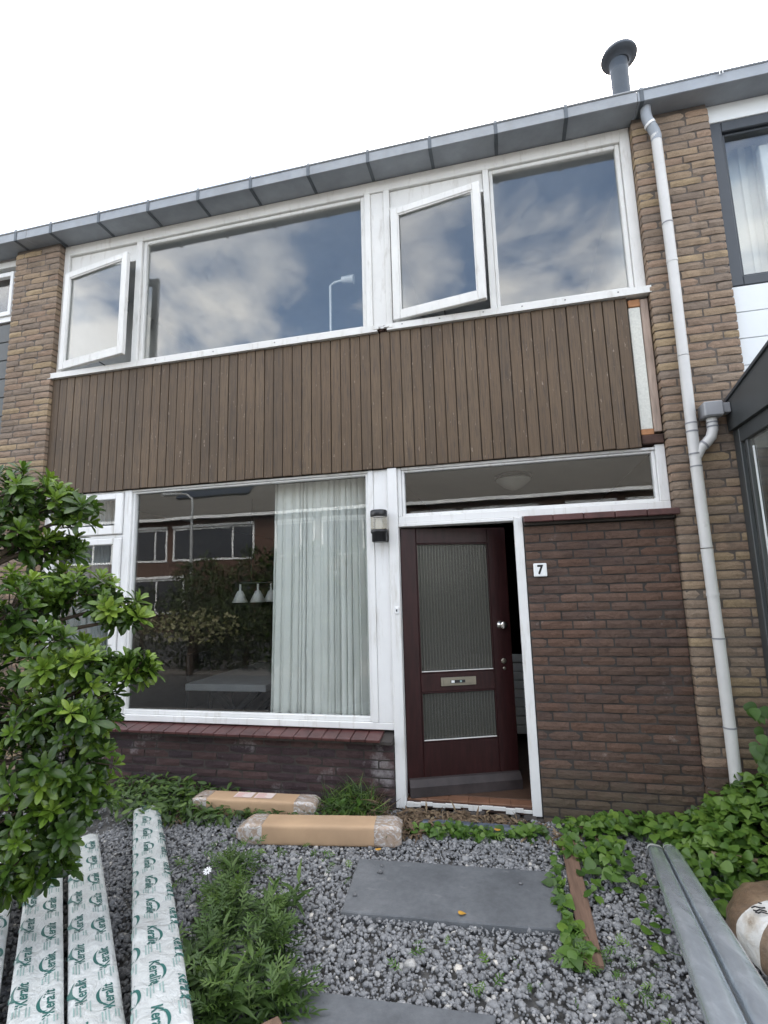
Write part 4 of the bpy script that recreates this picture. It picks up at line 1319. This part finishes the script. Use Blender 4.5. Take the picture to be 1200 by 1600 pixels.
# foil-wrapped packs with printed logo
TXT_V, TXT_F = text_arrays('Keralit', .052, .0010, .18)
def pack(p_far, dirv, L, w, h, label, rows, side=1, start=.06, flip=False):
    """p_far: centre of the far end's top edge; dirv points towards the viewer"""
    p = Vector(p_far); d = Vector(dirv).normalized()
    s = Vector((0, 0, 1)).cross(d).normalized()      # to the viewer's right
    if s.x < 0: s = -s
    u_ = d.cross(s); u_ = u_ if u_.z > 0 else -u_
    t = empty('foil_wrapped_pack', tuple(p - u_ * h), label, 'pack')
    seed = p.x * 7.3
    def top(q, a):
        """height of the top foil above the nominal top"""
        e = max(0, abs(a) / (w / 2) - .72) / .28
        return .008 * mnoise.noise((q * 2.2, a * 14, seed)) + .005 * mnoise.noise((q * 7, a * 40, seed + 3)) - .012 * e * e + .003
    V, F = [], []
    n = int(L / .022); K = 12
    cross = [(-.5 + i / K) for i in range(K + 1)]
    for i in range(n + 1):
        q = L * i / n
        pin = min(1, q / .07)
        ring = []
        for a in cross: ring.append((a * w * (.86 + .14 * pin), top(q, a * w) - (1 - pin) * .02))
        for b_ in (.35, .7, 1.):
            ring.append((w / 2 * (1.0 + .02 * mnoise.noise((q * 4, b_ * 3, seed))) * (.86 + .14 * pin), -h * b_))
        for b_ in (1., .7, .35):
            ring.append((-w / 2 * (1.0 + .02 * mnoise.noise((q * 4, b_ * 3, seed + 9))) * (.86 + .14 * pin), -h * b_))
        for a, z in ring: V.append(p + d * q + s * a + u_ * z)
    m = K + 1 + 6
    for i in range(n):
        for k in range(m):
            a, b_ = i * m + k, i * m + (k + 1) % m
            F.append([a, b_, b_ + m, a + m])
    F.append(list(range(m))); F.append([n * m + k for k in range(m)][::-1])
    mb = MB(); mb.add(V, F, True); body = mb.build('foil_wrap', M['film'], t, fix=True)
    ink, pale = MB(), MB()
    def put(mbx, pts, faces, lift=.0016):
        vs = []
        for q, a in pts:
            if abs(a) <= w / 2 * .97:
                vs.append(p + d * q + s * a + u_ * (top(q, a) + lift))
            else:    # wraps round the edge onto the side
                sg = 1 if a > 0 else -1
                vs.append(p + d * q + s * (sg * (w / 2 + .0035)) + u_ * (-(abs(a) - w / 2 * .97) - .010))
        mbx.add(vs, faces)
    for (a0, ph, dirn) in rows:
        q = start + ph
        while q < L - .12:
            # dirn=+1: letters run towards the viewer, tops to the right; -1: run away, tops to the left
            put(ink, [(q + .06 + dirn * x * 1.02, a0 + dirn * y * .92) for x, y, _ in TXT_V], TXT_F)
            arc = []
            for k in range(13):      # crescent over the word
                b_ = k / 12
                an = math.pi * (.16 + .86 * b_)
                th = .0050 * math.sin(math.pi * min(1, b_ * 1.02)) + .0004
                cx, cy = math.cos(an) * .054 + .016, math.sin(an) * .027 + .006
                nx_, ny_ = math.cos(an), math.sin(an)
                arc.append((cx + nx_ * th, cy + ny_ * th)); arc.append((cx - nx_ * th, cy - ny_ * th))
            put(ink, [(q + .06 + dirn * x, a0 + dirn * y) for x, y in arc], [[2 * k, 2 * k + 1, 2 * k + 3, 2 * k + 2] for k in range(12)], .0013)
            # block of small print between two logos
            for k in range(6):
                if k == 3: continue
                aa = a0 - .026 + k * .0095
                l0, l1 = q + .142, q + .142 + random.uniform(.035, .068)
                put(pale, [(l0, aa), (l1, aa), (l1, aa + .0042), (l0, aa + .0042)], [[0, 1, 2, 3]])
            for k in range(2):
                aa = a0 - .02 + k * .014
                put(ink, [(q + .130, aa), (q + .136, aa), (q + .136, aa + .009), (q + .130, aa + .009)], [[0, 1, 2, 3]])
            q += .262
    ink.build('printed_logo', M['green_ink'], t, kind='stuff'); pale.build('small_print', M['pale_ink'], t, kind='stuff')
    return t
pack((-2.775, -.475, .098), (.627, -.778, .095), 2.55, .165, .085, 'foil-wrapped pack of green printed boards lying apart, right of the others', [(-.095, .10, 1), (-.015, .0, 1), (.072, .13, 1)])
pack((-2.885, -.93, .095), (.70, -.714, .070), 2.30, .158, .085, 'foil-wrapped printed pack in the close group, its right one', [(-.040, .08, -1), (.040, .16, -1)])
pack((-3.045, -1.045, .100), (.708, -.704, .066), 2.20, .160, .095, 'foil-wrapped printed pack in the close group, its middle one under the bush', [(-.042, .0, -1), (.038, .11, -1)])
pack((-3.24, -1.18, .09), (.725, -.687, .060), 2.2, .160, .085, 'foil-wrapped printed pack at the far left corner beneath the bush', [(-.042, .05, 1), (.038, .15, 1)])
MB().box(-.75, .75, -.05, .05, 0, .125, .006, Matrix.Translation((-1.50, -2.62, 0)) @ Matrix.Rotation(.80, 4, 'Z')).build('timber_beam', M['plank'], None, 'squared timber laid under the near ends of the packs', 'beam')

# ------------------------------------------------------------------ foliage templates
def strip_leaf(rows, fold=.25, droop=.25, cols=3):
    """rows: (t, halfwidth); leaf along +x, unit length, face up +z"""
    V = []
    for t_, hw in rows:
        z = -droop * t_ * t_
        V += [(t_, -hw, z + fold * hw), (t_, 0, z), (t_, hw, z + fold * hw)]
    F = []
    for i in range(len(rows) - 1):
        a = i * 3
        F += [(a, a + 3, a + 4, a + 1), (a + 1, a + 4, a + 5, a + 2)]
    return np.array(V, float), np.array(F)
LEAF_OB = strip_leaf([(0, .015), (.22, .075), (.5, .15), (.74, .175), (.92, .11), (1., .015)], .35, .25)
LEAF_LANCE = strip_leaf([(0, .01), (.3, .10), (.6, .085), (1., .005)], .3, .45)
LEAF_HEART = strip_leaf([(-.16, .16), (-.10, .34), (.06, .46), (.26, .46), (.50, .34), (.74, .17), (.9, .07), (1., .005)], .10, .22)
BLADE = strip_leaf([(0, .02), (.35, .022), (.7, .016), (1., .002)], .5, .5)
def lobed():
    parts = []
    tv, tf = strip_leaf([(0, .02), (.4, .13), (.75, .09), (1., .005)], .2, .2)
    for t_, ang, L in ((.25, 55, .34), (.25, -55, .34), (.48, 48, .42), (.48, -48, .42), (.70, 40, .36), (.70, -40, .36), (.78, 0, .42), (.0, 0, .8)):
        a = R(ang)
        m = np.array([[math.cos(a), -math.sin(a), 0], [math.sin(a), math.cos(a), 0], [0, 0, 1]]) * L
        v = tv @ m.T
        if t_ == 0.: v = v * np.array([1, .35, 1])
        v[:, 0] += t_; v[:, 2] -= .22 * t_ * t_
        parts.append((v, tf, np.zeros(len(v))))
    V, F, _ = join(parts)
    return V, F
LEAF_LOBED = lobed()

def basis(x_dir, up_hint):
    """matrices (n,3,3) whose columns are leaf x, y, z"""
    x = x_dir / np.linalg.norm(x_dir, axis=1, keepdims=True)
    y = np.cross(up_hint, x); y /= np.linalg.norm(y, axis=1, keepdims=True) + 1e-9
    z = np.cross(x, y)
    return np.stack([x, y, z], 2)

# ------------------------------------------------------------------ bush at the left
CL = [(-2.47, -1.96, 2.1, .182, .141), (-2.35, -1.87, 2.04, .176, .115), (-2.24, -1.79, 2.02, .124, .078), (-2.52, -1.94, 1.9, .188, .141), (-2.42, -1.85, 1.82, .128, .09), (-2.34, -1.79, 1.84, .098, .065),
      (-2.38, -1.86, 1.63, .188, .119), (-2.2, -1.82, 1.6, .188, .125), (-2.04, -1.77, 1.54, .132, .081), (-1.94, -1.74, 1.48, .056, .038), (-2.24, -2.13, 1.52, .179, .165), (-2.13, -2.07, 1.35, .193, .124),
      (-2.01, -1.98, 1.27, .169, .113), (-1.89, -1.89, 1.23, .121, .087), (-1.79, -1.88, 1.27, .063, .063), (-2.19, -2.05, 1.11, .221, .165), (-1.99, -2.0, 1.1, .165, .138), (-1.93, -1.93, 1.05, .099, .099),
      (-2.15, -2.01, .89, .221, .165), (-2.01, -1.92, .87, .141, .135), (-2.2, -2.04, .7, .189, .162), (-2.07, -1.95, .67, .165, .138), (-2.0, -1.89, .72, .09, .113), (-2.18, -2.01, .52, .162, .121),
      (-2.09, -1.97, .45, .086, .07), (-2.26, -2.0, .39, .081, .059), (-2.82, -2.0, 1.86, .282, .282), (-2.63, -2.1, 1.41, .288, .26), (-2.55, -2.12, 1.01, .276, .276), (-2.57, -2.06, .63, .248, .221),
      (-3.02, -2.11, 1.56, .271, .361), (-2.94, -2.09, .91, .26, .346)]
bush = empty('evergreen_bush', (-2.72, -2.2, 0), 'dense glossy green bush with whorled leaves at the left edge', 'bush')
def build_bush():
    parts = []
    br = MB()
    trunk = [Vector((-2.74, -2.22, -.03)), Vector((-2.70, -2.18, .4)), Vector((-2.66, -2.12, .85)), Vector((-2.62, -2.07, 1.3)), Vector((-2.60, -2.03, 1.7)), Vector((-2.57, -2.0, 2.0))]
    br.tube(trunk, [.045, .04, .034, .028, .02, .012], 8)
    for (cx, cy, cz, rr_, rz_) in CL:
        c = np.array([cx, cy, cz])
        base = min(trunk, key=lambda p: abs(p.z - max(.3, cz - .25)))
        cc = Vector((cx, cy, cz))
        mid = base.lerp(cc, .5) + Vector((0, 0, .03))
        br.tube([base, mid, cc], [.016, .011, .006], 6)
        n = int(14 + 1000 * rr_ * rz_ * 1.0)
        n = int(n * (1.0 if cx > -2.6 else .55))
        u_ = rng.normal(size=(n, 3)); u_ /= np.linalg.norm(u_, axis=1, keepdims=True)
        rad = rng.random(n) ** .38
        P = c + u_ * rad[:, None] * np.array([rr_, rr_ * .95, rz_])
        axis = u_ * .9 + np.array([.12, -.18, .75]); axis /= np.linalg.norm(axis, axis=1, keepdims=True)
        for k in range(n):
            if rad[k] > .6 and rng.random() < .6:
                br.tube([cc.lerp(Vector(P[k]), .2), Vector(P[k])], [.004, .002], 5, caps=False)
            nl = int(rng.integers(9, 14))
            a = axis[k]
            t1_ = np.cross(a, [.3, .2, .9]); t1_ /= np.linalg.norm(t1_); t2_ = np.cross(a, t1_)
            ang = np.arange(nl) * 2.39996 + rng.uniform(0, 6)
            open_ = np.linspace(.25, 1.2, nl) + rng.normal(0, .1, nl)      # inner leaves upright, outer spread
            rdir = np.cos(ang)[:, None] * t1_ + np.sin(ang)[:, None] * t2_
            xd = np.cos(open_)[:, None] * a + np.sin(open_)[:, None] * rdir
            ln = (rng.uniform(.050, .073, nl) * np.linspace(.7, 1.15, nl)) * rng.uniform(.72, 1.28)
            mt = basis(xd, a + 0 * xd) if False else basis(xd, np.repeat(a[None], nl, 0))
            mt = mt * ln[:, None, None]
            lit = .27 + .28 * rad[k] + .10 * u_[k, 2] + rng.normal(0, .11)  # shading put into the tint: inner leaves darker, outer and upper ones lighter
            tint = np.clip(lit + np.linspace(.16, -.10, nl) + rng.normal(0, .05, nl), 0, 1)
            if rng.random() < .22: tint += rng.uniform(.15, .4)
            if rng.random() < .3: tint -= .15
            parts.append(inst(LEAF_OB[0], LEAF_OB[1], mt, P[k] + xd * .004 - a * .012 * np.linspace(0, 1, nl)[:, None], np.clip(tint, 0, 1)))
    V, F, T = join(parts)
    link('crown', mesh_np('crown', V, F, M['leaf_bush'], T, smooth=True), bush)
    br.build('trunk', M['bark'], bush)
build_bush()

# ------------------------------------------------------------------ ground cover and weeds
def cover(name, label, cat, pts_fn, n, leaf, mat, size, hfun, tilt=.6, kind='stuff', tmean=.5, tstd=.2):
    P = pts_fn(n)
    n = len(P)
    h = hfun(P[:, 0], P[:, 1])
    z = h * np.sqrt(rng.random(n)) * 1.0 + .015
    a = rng.uniform(0, 2 * math.pi, n)
    el = rng.normal(-.15, tilt * .55, n)
    xd = np.stack([np.cos(a) * np.cos(el), np.sin(a) * np.cos(el), np.sin(el)], 1)
    up_ = np.array([0, -.35, 1.]) + rng.normal(0, tilt * .5, (n, 3))
    mt = basis(xd, up_) * rng.uniform(size[0], size[1], n)[:, None, None]
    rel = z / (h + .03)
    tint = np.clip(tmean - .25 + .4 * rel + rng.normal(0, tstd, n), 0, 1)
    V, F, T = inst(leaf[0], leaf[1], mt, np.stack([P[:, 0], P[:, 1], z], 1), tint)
    o = link(name, mesh_np(name, V, F, M[mat], T, smooth=True))
    return tag(o, label, cat, kind=kind)

def reg(blobs):
    """random points inside a union of gaussian-ish blobs (x, y, rx, ry, weight)"""
    w = np.array([b[4] for b in blobs], float); w /= w.sum()
    def fn(n):
        k = rng.choice(len(blobs), n, p=w)
        b = np.array([bb[:4] for bb in blobs])[k]
        r_ = np.sqrt(rng.random(n)); a = rng.uniform(0, 2 * math.pi, n)
        P = np.stack([b[:, 0] + b[:, 2] * r_ * np.cos(a), b[:, 1] + b[:, 3] * r_ * np.sin(a)], 1)
        return P[(P[:, 1] < -.04)]
    return fn
VINE = [(1.22, -.26, .38, .22, 3.), (1.15, -.55, .36, .28, 3.), (.85, -.38, .26, .20, 1.5), (.80, -.75, .14, .30, .8), (.55, -.16, .32, .10, 1.1), (.28, -.20, .22, .11, .7), (.20, -.45, .14, .20, .45), (1.25, -.9, .20, .25, .8), (.33, -.62, .14, .2, .25)]
def vine_h(x, y):
    return np.clip(.05 + .34 * np.exp(-((x - 1.28) / .34) ** 2 - ((y + .22) / .30) ** 2) + .13 * np.exp(-((x - 1.05) / .35) ** 2 - ((y + .55) / .35) ** 2) + .05 * np.exp(-((x - .5) / .3) ** 2), .03, .5)
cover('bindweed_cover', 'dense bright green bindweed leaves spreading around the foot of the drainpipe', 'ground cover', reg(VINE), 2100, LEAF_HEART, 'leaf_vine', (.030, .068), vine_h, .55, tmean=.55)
def climb(n):
    a = rng.random(n)
    return a
def climbing():
    n = 46
    z = rng.uniform(.15, .82, n); x = 1.30 + .07 * rng.random(n) + .05 * np.sin(z * 7); y = -.16 - .08 * rng.random(n)
    x = np.minimum(x, 1.405)
    a = rng.normal(-1.4, .7, n)
    xd = np.stack([np.cos(a) * .5, np.sin(a) * .4 - .1, -.8 + 0 * a], 1)
    mt = basis(xd, np.array([-.2, -1., .35]) + rng.normal(0, .3, (n, 3))) * rng.uniform(.05, .085, n)[:, None, None]
    V, F, T = inst(LEAF_HEART[0], LEAF_HEART[1], mt, np.stack([x, y, z], 1), np.clip(rng.normal(.42, .15, n), 0, 1))
    t = empty('climbing_vine', (1.33, -.16, 0), 'bindweed vine climbing between the drainpipe and the porch wall', 'vine')
    link('leaves', mesh_np('leaves', V, F, M['leaf_vine'], T, smooth=True), t)
    MB().tube([(1.30, -.17, 0), (1.33, -.18, .3), (1.36, -.17, .55), (1.39, -.16, .82)], [.006, .005, .004, .002], 6).build('stem', M['bark'], t)
climbing()
WALLW = [(-2.95, -.22, .35, .16, 2.4), (-2.45, -.16, .4, .10, 1.2), (-2.45, -.42, .36, .14, 2.), (-1.95, -.34, .22, .09, .8), (-2.75, -.5, .25, .2, 1.2), (-3.3, -.5, .4, .3, 1.6), (-1.6, -.33, .3, .07, .5), (-1.25, -.56, .35, .06, .3)]
cover('wall_weeds', 'low dark green weeds along the wall under the living-room window', 'ground cover', reg(WALLW), 1500, LEAF_OB, 'leaf_weed', (.045, .085), lambda x, y: .06 + .10 * np.exp(-((x + 3.) / .5) ** 2), .8, tmean=.42)
PLANKW = [(-.50, -.36, .30, .07, 1.2), (-.10, -.30, .12, .09, .7), (.02, -.95, .035, .38, .55), (.05, -1.33, .06, .15, .8), (.19, -.72, .05, .32, .4), (.42, -1.0, .1, .35, .25), (.30, -.5, .16, .18, .5), (-.75, -.40, .12, .06, .3)]
cover('plank_weeds', 'broad leaved weeds creeping along the plank and the threshold', 'ground cover', reg(PLANKW), 420, LEAF_HEART, 'leaf_vine', (.025, .062), lambda x, y: .045 + 0 * x, .6, tmean=.52)
PATCH = [(-.55, -.34, .34, .07, 1.), (-1.25, -.95, .3, .3, .18), (-1.9, -1.0, .25, .35, .9), (-.4, -1.55, .5, .15, .2), (.25, -1.5, .2, .2, .25), (-1.6, -.75, .4, .1, .25), (.06, -1.36, .06, .12, .3)]
cover('gravel_weeds', 'sparse feathery green weeds growing through the gravel', 'ground cover', reg(PATCH), 260, LEAF_LOBED, 'leaf_vine', (.04, .08), lambda x, y: .035 + .02 * np.sin(x * 9), .7, tmean=.5)
cover('leaf_litter', 'dry stalks and dead leaves strewn below the threshold and wall', 'litter', reg([(-.55, -.16, .45, .10, 2.), (-.85, -.32, .16, .16, 1.2), (-1.3, -.2, .25, .12, .6), (.1, -.3, .3, .15, .4), (-2.6, -.5, .2, .1, .2)]), 1500, LEAF_LANCE, 'leaf_dry', (.03, .09), lambda x, y: .03 + 0 * x, .8)
# mound of pulled grass
def grass_mound(c, r_, h, n, name, label, mat, leaf, size, cat='grass pile'):
    u_ = rng.normal(size=(n, 3)); u_ /= np.linalg.norm(u_, axis=1, keepdims=True); u_[:, 2] = np.abs(u_[:, 2])
    P = np.array(c) + u_ * np.array([r_, r_ * .6, h]) * (rng.random(n) ** .4)[:, None]
    P[:, 1] = np.minimum(P[:, 1], -.05)
    xd = u_ * .5 + rng.normal(0, .8, (n, 3)); xd[:, 2] -= .2
    mt = basis(xd, u_ + rng.normal(0, .4, (n, 3))) * rng.uniform(*size, n)[:, None, None]
    V, F, T = inst(leaf[0], leaf[1], mt, P, np.clip(rng.normal(.5, .22, n), 0, 1))
    return V, F, T
gp = empty('grass_pile', (-1.30, -.17, 0), 'small heap of pulled grass and weeds between parcels and wall', 'grass pile')
V, F, T = grass_mound((-1.32, -.17, .01), .22, .17, 900, '', '', '', BLADE, (.07, .18))
link('grass_blades', mesh_np('grass_blades', V, F, M['leaf_weed'], T, smooth=True), gp)
V, F, T = grass_mound((-1.32, -.19, .02), .20, .17, 90, '', '', '', LEAF_HEART, (.03, .055))
link('leaves', mesh_np('leaves', V, F, M['leaf_vine'], T, smooth=True), gp)
V, F, T = grass_mound((-1.15, -.19, .01), .16, .12, 200, '', '', '', BLADE, (.07, .16))
link('dry_blades', mesh_np('dry_blades', V, F, M['leaf_dry'], T, smooth=True), gp)

# foreground weed plants
def weed(x, y, h, nst, label, seed):
    global rng
    t = empty('weed_plant', (x, y, 0), label, 'weed')
    parts = []
    for s in range(nst):
        a = rng.uniform(0, 6.28); lean = rng.uniform(.1, .55)
        base = np.array([x + rng.normal(0, .05), y + rng.normal(0, .05), 0])
        hh = h * rng.uniform(.6, 1.05)
        top = base + np.array([math.cos(a) * lean * hh, math.sin(a) * lean * hh, hh])
        pts = [base + (top - base) * q + np.array([0, 0, .12 * hh * math.sin(q * 3.14)]) for q in np.linspace(0, 1, 5)]
        MB().tube([tuple(p) for p in pts], [.004, .0035, .003, .002, .0012], 5, caps=False).build('stem', M['leaf_weed'], t)
        nl = int(7 + hh * 34)
        q = np.sort(rng.uniform(.10, 1., nl))
        P = base + (top - base) * q[:, None] + np.array([0, 0, 1.]) * (.12 * hh * np.sin(q * 3.14))[:, None]
        an = np.arange(nl) * 2.4 + a
        el = .15 + .75 * q + rng.normal(0, .2, nl)
        xd = np.stack([np.cos(an) * np.cos(el), np.sin(an) * np.cos(el), np.sin(el)], 1)
        ln = (.060 + .065 * (1 - q)) * rng.uniform(.8, 1.25, nl)
        mt = basis(xd, np.array([0, 0, 1.]) + rng.normal(0, .25, (nl, 3))) * ln[:, None, None]
        tint = np.clip(.25 + .38 * q + rng.normal(0, .12, nl), 0, 1)
        lf_ = LEAF_LOBED if rng.random() < .72 else LEAF_LANCE
        if lf_ is LEAF_LANCE: mt = mt * 1.3
        parts.append(inst(lf_[0], lf_[1], mt, P, tint))
    V, F, T = join(parts)
    link('leaves', mesh_np('leaves', V, F, M['leaf_weed'], T, smooth=True), t)
WEEDS = [(-1.42, -1.86, .22, 10, 'lobed weed clump cut by the bottom edge, right of the separate foil pack'), (-1.24, -1.70, .21, 9, 'lobed weed clump just left of the bottom slab'), (-1.50, -1.55, .20, 8, 'lobed weed clump in the middle of the foreground weeds'), (-1.30, -1.42, .17, 7, 'lobed weed clump at the rear right of the foreground weeds'),
         (-1.62, -1.36, .17, 9, 'lobed weed clump beside the edge of the separate foil pack'), (-1.78, -1.08, .13, 7, 'small weed between the separate foil pack and the gravel'), (-1.10, -1.93, .16, 8, 'drooping weed leaning over the corner of the bottom slab'), (-1.28, -2.05, .22, 9, 'weed at the bottom edge nearest the viewer')]
for i, (x, y, h, n, lb) in enumerate(WEEDS): weed(x, y, h, n, lb, i)
# daisy-like flower
t = empty('white_flower', (-1.80, -1.24, 0), 'single small white flower among the weeds', 'flower')
mb = MB()
for k in range(9):
    a = 2 * math.pi * k / 9
    mb.box(.003, .022, -.004, .004, -.001, .001, .0005, Matrix.Translation((-1.80, -1.24, .12)) @ Matrix.Rotation(.5, 4, 'X') @ Matrix.Rotation(a, 4, 'Z'))
mb.build('petals', M['enamel'], t)
MB().tube([(-1.80, -1.23, 0), (-1.80, -1.24, .118)], .0015, 5).build('stem', M['leaf_weed'], t)

# fallen leaves
def dead_leaf(x, y, z, s, rz, label):
    v = (LEAF_HEART[0] * np.array([1, 1, 1])) * s
    c_, s2 = math.cos(rz), math.sin(rz)
    vs = [(x + a * c_ - b * s2, y + a * s2 + b * c_, z + c2 * 1.0 + .25 * s) for a, b, c2 in v]
    MB().add(vs, [list(map(int, f_)) for f_ in LEAF_HEART[1]], True).build('fallen_leaf', M['dead_leaf'], None, label, 'leaf')
dead_leaf(-.46, -1.22, .036, .035, .4, 'yellow fallen leaf on the large slab')
dead_leaf(-.99, -.70, .035, .040, 2.2, 'yellow fallen leaf on gravel behind the large slab')
dead_leaf(-.30, -.36, .05, .045, 1.2, 'pale yellow fallen leaf below the door threshold')
# loose stones on the slab
for i, (x, y, s, lb) in enumerate(((-.925, -.93, .016, 'dark pebble lying on the left of the large slab'), (-.93, -.86, .011, 'small pebble at the rear left of the large slab'), (-1.0, -1.16, .014, 'dark pebble at the front left corner of the large slab'), (-.17, -.90, .012, 'small pebble at the rear right of the large slab'))):
    tv, tf = hull_stone(i)
    V = tv * s + np.array([x, y, .034 + s * .5])
    tag(link('pebble', mesh_np('pebble', V, tf, M['gravel'], np.full(len(V), .15))), lb, 'pebble')

# ================================================================== ACROSS THE STREET (seen in the panes)
YF = -17.0
def far_house(x0, x1, label, solar=False):
    t = empty('row_house', ((x0 + x1) / 2, YF, 0), label, 'house')
    B('front_wall', M['far_brick'], t, x0 + .003, x1 - .003, YF - 8, YF, -.05, 5.2, .002)
    MB().prism([(YF + .35, 5.2), (YF + .35, 5.3), (YF - 4, 8.8), (YF - 8.4, 5.3), (YF - 8.4, 5.2)], 'x', x0 + .003, x1 - .003).build('roof', M['far_roof'], t, fix=True)
    B('gutter', M['enamel'], t, x0 + .004, x1 - .004, YF + .352, YF + .48, 5.08, 5.22, .01)
    w = x1 - x0
    def win(a, b_, z0, z1, split):
        mb = MB(); ring_frame(mb, a, b_, z0, z1, (.09, .09, .09, .09), YF - .02, YF + .04)
        for s in split: mb.box(s - .04, s + .04, YF - .018, YF + .038, z0 + .09, z1 - .09)
        f_ = mb.build('window', M['enamel'], t)
        B('pane', M['solar'], f_, a + .08, b_ - .08, YF + .004, YF + .012, z0 + .08, z1 - .08, .001)
        B('sun_blind', M['enamel'], f_, a, b_, YF + .045, YF + .14, z1 + .01, z1 + .13, .01)
    win(x0 + .5, x0 + 2.4, 3.2, 4.75, [x0 + 1.75]); win(x0 + 2.7, x1 - .5, 3.2, 4.75, [x1 - 1.6])
    win(x0 + .5, x0 + 3.4, .8, 2.4, [x0 + 1.9])
    B('door', M['anthracite'], t, x1 - 1.5, x1 - .6, YF + .001, YF + .04, 0, 2.2, .004)
    if solar:
        m4 = Matrix.Translation((x0 + w * .55, YF - 1.9, 5.3 + 2.25 / 4.35 * 3.5 + .10)) @ Matrix.Rotation(-math.atan2(3.5, 4.35), 4, 'X')
        for i in range(3):
            MB().box(-2.0 + i * 1.35, -.70 + i * 1.35, -1.3, 1.3, 0, .05, .005, m4).build('solar_panel', M['solar'], t)
xs = [-24.4, -18.0, -10.6, -4.4, 1.8, 8.0]
labs = ['far left brick house across the street mirrored in the panes', 'brick house with solar panels across the street mirrored in the panes', 'brick house across the street mirrored behind the pale curtain', 'brick house across the street directly opposite the door', 'brick house across the street at the far right']
for i in range(5): far_house(xs[i], xs[i + 1], labs[i], i == 1)
t = empty('street_lamp', (-12.3, -14, 0), 'tall grey street lamp mirrored in the living-room window', 'street lamp')
MB().tube([(-12.3, -14, 0), (-12.3, -14, 5.2), (-12.35, -14, 5.5), (-12.6, -14, 5.7), (-13.1, -14, 5.75)], [.07, .05, .045, .04, .035], 10).build('pole', M['postgrey'], t)
MB().box(-13.7, -13.05, -14.1, -13.9, 5.68, 5.8, .03).build('lamp_head', M['postgrey'], t)

def far_shrub(c, r_, n, mat, leaf, size, label, tm=.45):
    t = empty('garden_shrub', (c[0], c[1], 0), label, 'shrub')
    u_ = rng.normal(size=(n, 3)); u_ /= np.linalg.norm(u_, axis=1, keepdims=True)
    lump = np.array([mnoise.noise(Vector(v * 2.3) + Vector((c[0], c[1], 0))) for v in u_])
    P = np.array(c) + u_ * np.array(r_) * ((rng.random(n) ** .3) * (1 + .35 * lump))[:, None]
    P = P[P[:, 2] > .05]; m = len(P); u_ = u_[:m]
    mt = basis(rng.normal(size=(m, 3)), rng.normal(0, .6, (m, 3)) + np.array([0, .3, 1.])) * rng.uniform(*size, m)[:, None, None]
    V, F, T = inst(leaf[0], leaf[1], mt, P, np.clip(rng.normal(tm, .2, m), 0, 1))
    link('crown', mesh_np('crown', V, F, M[mat], T, smooth=True), t)
    MB().tube([(c[0], c[1], 0), (c[0] + .05, c[1], c[2])], [.08, .04], 8).build('trunk', M['bark'], t)
SH = [(-11.5, 1.7, 1.2), (-9.3, 1.9, 1.35), (-7.2, 1.7, 1.2), (-5.2, 2.0, 1.25), (-3.2, 1.7, 1.2), (-1.1, 1.8, 1.2), (1.1, 1.6, 1.1)]
for i, (x, z, r_) in enumerate(SH):
    far_shrub((x, -9.9 - .3 * (i % 2) - 3.6, z * .85), (r_ * 1.15, .9, z * .95), 2600, 'leaf_far', LEAF_OB, (.12, .24), 'dark garden shrub across the street, number %s from the left' % ('one', 'two', 'three', 'four', 'five', 'six', 'seven')[i])
far_shrub((-6.9, -7.6, .75), (1.15, .5, .8), 1600, 'leaf_far', LEAF_OB, (.08, .15), 'low green shrub at the kerb mirrored in the living-room window')
far_shrub((-6.6, -5.6, .95), (1.25, .30, .38), 420, 'blossom', LEAF_HEART, (.05, .10), 'cream flowering shrub at the kerb mirrored in the living-room window', .6)

# hedge shrubs along the near pavement
for i, x in enumerate((-9.6, -8.2, -6.9, -5.6, -4.3)):
    far_shrub((x, -6.25 + .15 * (i % 2), .80), (.85, .42, .95 + .1 * (i % 3)), 1700, 'leaf_far', LEAF_OB, (.07, .13), 'clipped hedge shrub by the near pavement mirrored low in the window, %s from the left' % ('first', 'second', 'third', 'fourth', 'fifth')[i], .35)
